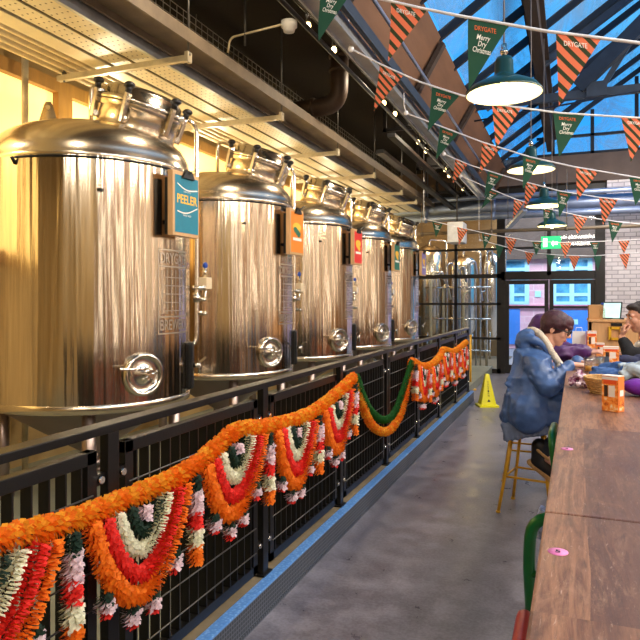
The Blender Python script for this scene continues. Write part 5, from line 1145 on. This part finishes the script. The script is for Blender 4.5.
for i, (x, s) in enumerate(((-3.95, 'left'), (-3.55, 'right'))):
    mb = MB(); mb.lathe([(0, 0), (.09, 0), (.11, .2), (.115, .21), (.105, .21), (.088, .01), (0, .01)], (x, 14.98, 1.02), n=20); tag(mb.build('orange_tub', PET['orange']), 'orange plastic tub on the steel work table, %s one' % s, 'tub', 'orange tubs')
# yellow stand post at the end of the railing
p = P(470.5, 372, Y=11.6); mb = MB(); mb.cyl((p.x, p.y, .02), (p.x, p.y, .95), .018, n=10); mb.lathe([(0, 0), (.11, 0), (.10, .02), (.02, .03)], (p.x, p.y, 0), n=20); mb.ell((p.x, p.y, .96), (.025, .025, .025), n=10); tag(mb.build('barrier_post', m_yellowst), 'slim yellow post standing beyond the end of railing', 'post')
# ================================================================== LIGHTS
def area(name, loc, target, sx, sy, e, c=(1, .78, .5), spread=PI):
    l = bpy.data.lights.new(name, 'AREA'); l.shape = 'RECTANGLE'; l.size = sx; l.size_y = sy; l.energy = e; l.color = c; l.spread = spread
    o = bpy.data.objects.new(name, l); col.objects.link(o); o.location = loc
    o.rotation_euler = (Vector(target)-Vector(loc)).to_track_quat('-Z', 'Y').to_euler(); return o
def point(name, loc, e, c=(1, .76, .45), r=.05):
    l = bpy.data.lights.new(name, 'POINT'); l.energy = e; l.color = c; l.shadow_soft_size = r; o = bpy.data.objects.new(name, l); col.objects.link(o); o.location = loc; return o
for i in range(5): point('tank_lamp', (-4.15, 5.0+2*i, 3.1), 22, (1, .89, .68), .06)
point('tank_lamp', (-4.15, 2.4, 3.1), 22, (1, .89, .68), .06)
for i, y in enumerate((1.0, 4.2, 7.4, 10.6)): area('ceiling_fill', (-1.95, y, 4.35), (-2.6, y+.2, 1.2), .25, .25, 35, (1, .84, .62))  # unseen ceiling lamps added as general warm fill
for i, y in enumerate((1.5, 4.7, 7.9, 11.1)): area('right_wall_fill', (1.6, y, 4.4), (4.2, y, 1.6), .3, .3, 60, (1, .84, .62))  # added lamps warming the unseen right wall that the tanks mirror
for i, y in enumerate((-1.2, 2.0, 5.2, 8.4)): area('high_fill', (3.7, y, 4.35), (-1.8, y+.3, 1.0), .5, .5, 120, (1, .90, .76))  # unseen lamps added high on the right to light the room
for i in range(5): area('reflection_strip', (4.12, -1.2+2.7*i, 2.0), (-2, -1.2+2.7*i, 2.0), .10, 2.6, 9, (1, .92, .80))  # narrow unseen lamps added for pale streaks on the tank shells
for i, y in enumerate((1.2, 4.2, 7.2)): area('bar_fill', (2.2, y, 4.3), (.3, y+.8, .8), .3, .3, 40, (1, .88, .74))  # unseen area lamps filling the bar side
area('back_fill', (.4, -2.6, 4.3), (0, 6, 1.0), 1.6, .5, 90, (1, .9, .78))  # unseen fill lamp behind the camera
for y in (9.5, 12.2): area('end_fill', (.9, y, 3.9), (1.0, y+4, 1.4), .8, .3, 42, (1, .92, .86))  # lamps added to brighten the far white brick
for px, py, Y in ((504, 94, 4.10), (531, 170, 6.7), (544, 206, 8.75), (552, 226, 11.0)):
    p = P(px, py, Y=Y); point('pendant_glow', (p.x, p.y, p.z-.07), 8, (1, .84, .58), .05)
area('street_daylight', (0, 17.5, 6.5), (0, 22, 1.5), 8, 3, 900, (.92, .96, 1))
point('brewhouse_lamp', (-3.6, 16.2, 3.7), 120, (1, .76, .42), .15); point('brewhouse_lamp', (-2.4, 16.6, 3.2), 60, (1, .76, .42), .15)
# world: dusk blue sky with faint cloud
wd = bpy.data.worlds.new('sky'); bpy.context.scene.world = wd; wd.use_nodes = True; nt = wd.node_tree; bg = nt.nodes['Background']
tc = nt.nodes.new('ShaderNodeTexCoord'); nz = nt.nodes.new('ShaderNodeTexNoise'); nz.inputs['Scale'].default_value = 3.2; nz.inputs['Detail'].default_value = 6; rp = nt.nodes.new('ShaderNodeValToRGB')
rp.color_ramp.elements[0].position = .38; rp.color_ramp.elements[0].color = srgb(46, 158, 240); rp.color_ramp.elements[1].position = .72; rp.color_ramp.elements[1].color = srgb(104, 188, 244)
nt.links.new(tc.outputs['Generated'], nz.inputs['Vector']); nt.links.new(nz.outputs['Fac'], rp.inputs['Fac']); nt.links.new(rp.outputs['Color'], bg.inputs['Color']); bg.inputs['Strength'].default_value = 1.3
sc = bpy.context.scene
sc.view_settings.view_transform = 'Standard'; sc.view_settings.look = 'None'; sc.view_settings.exposure = 0; sc.view_settings.gamma = 1.0
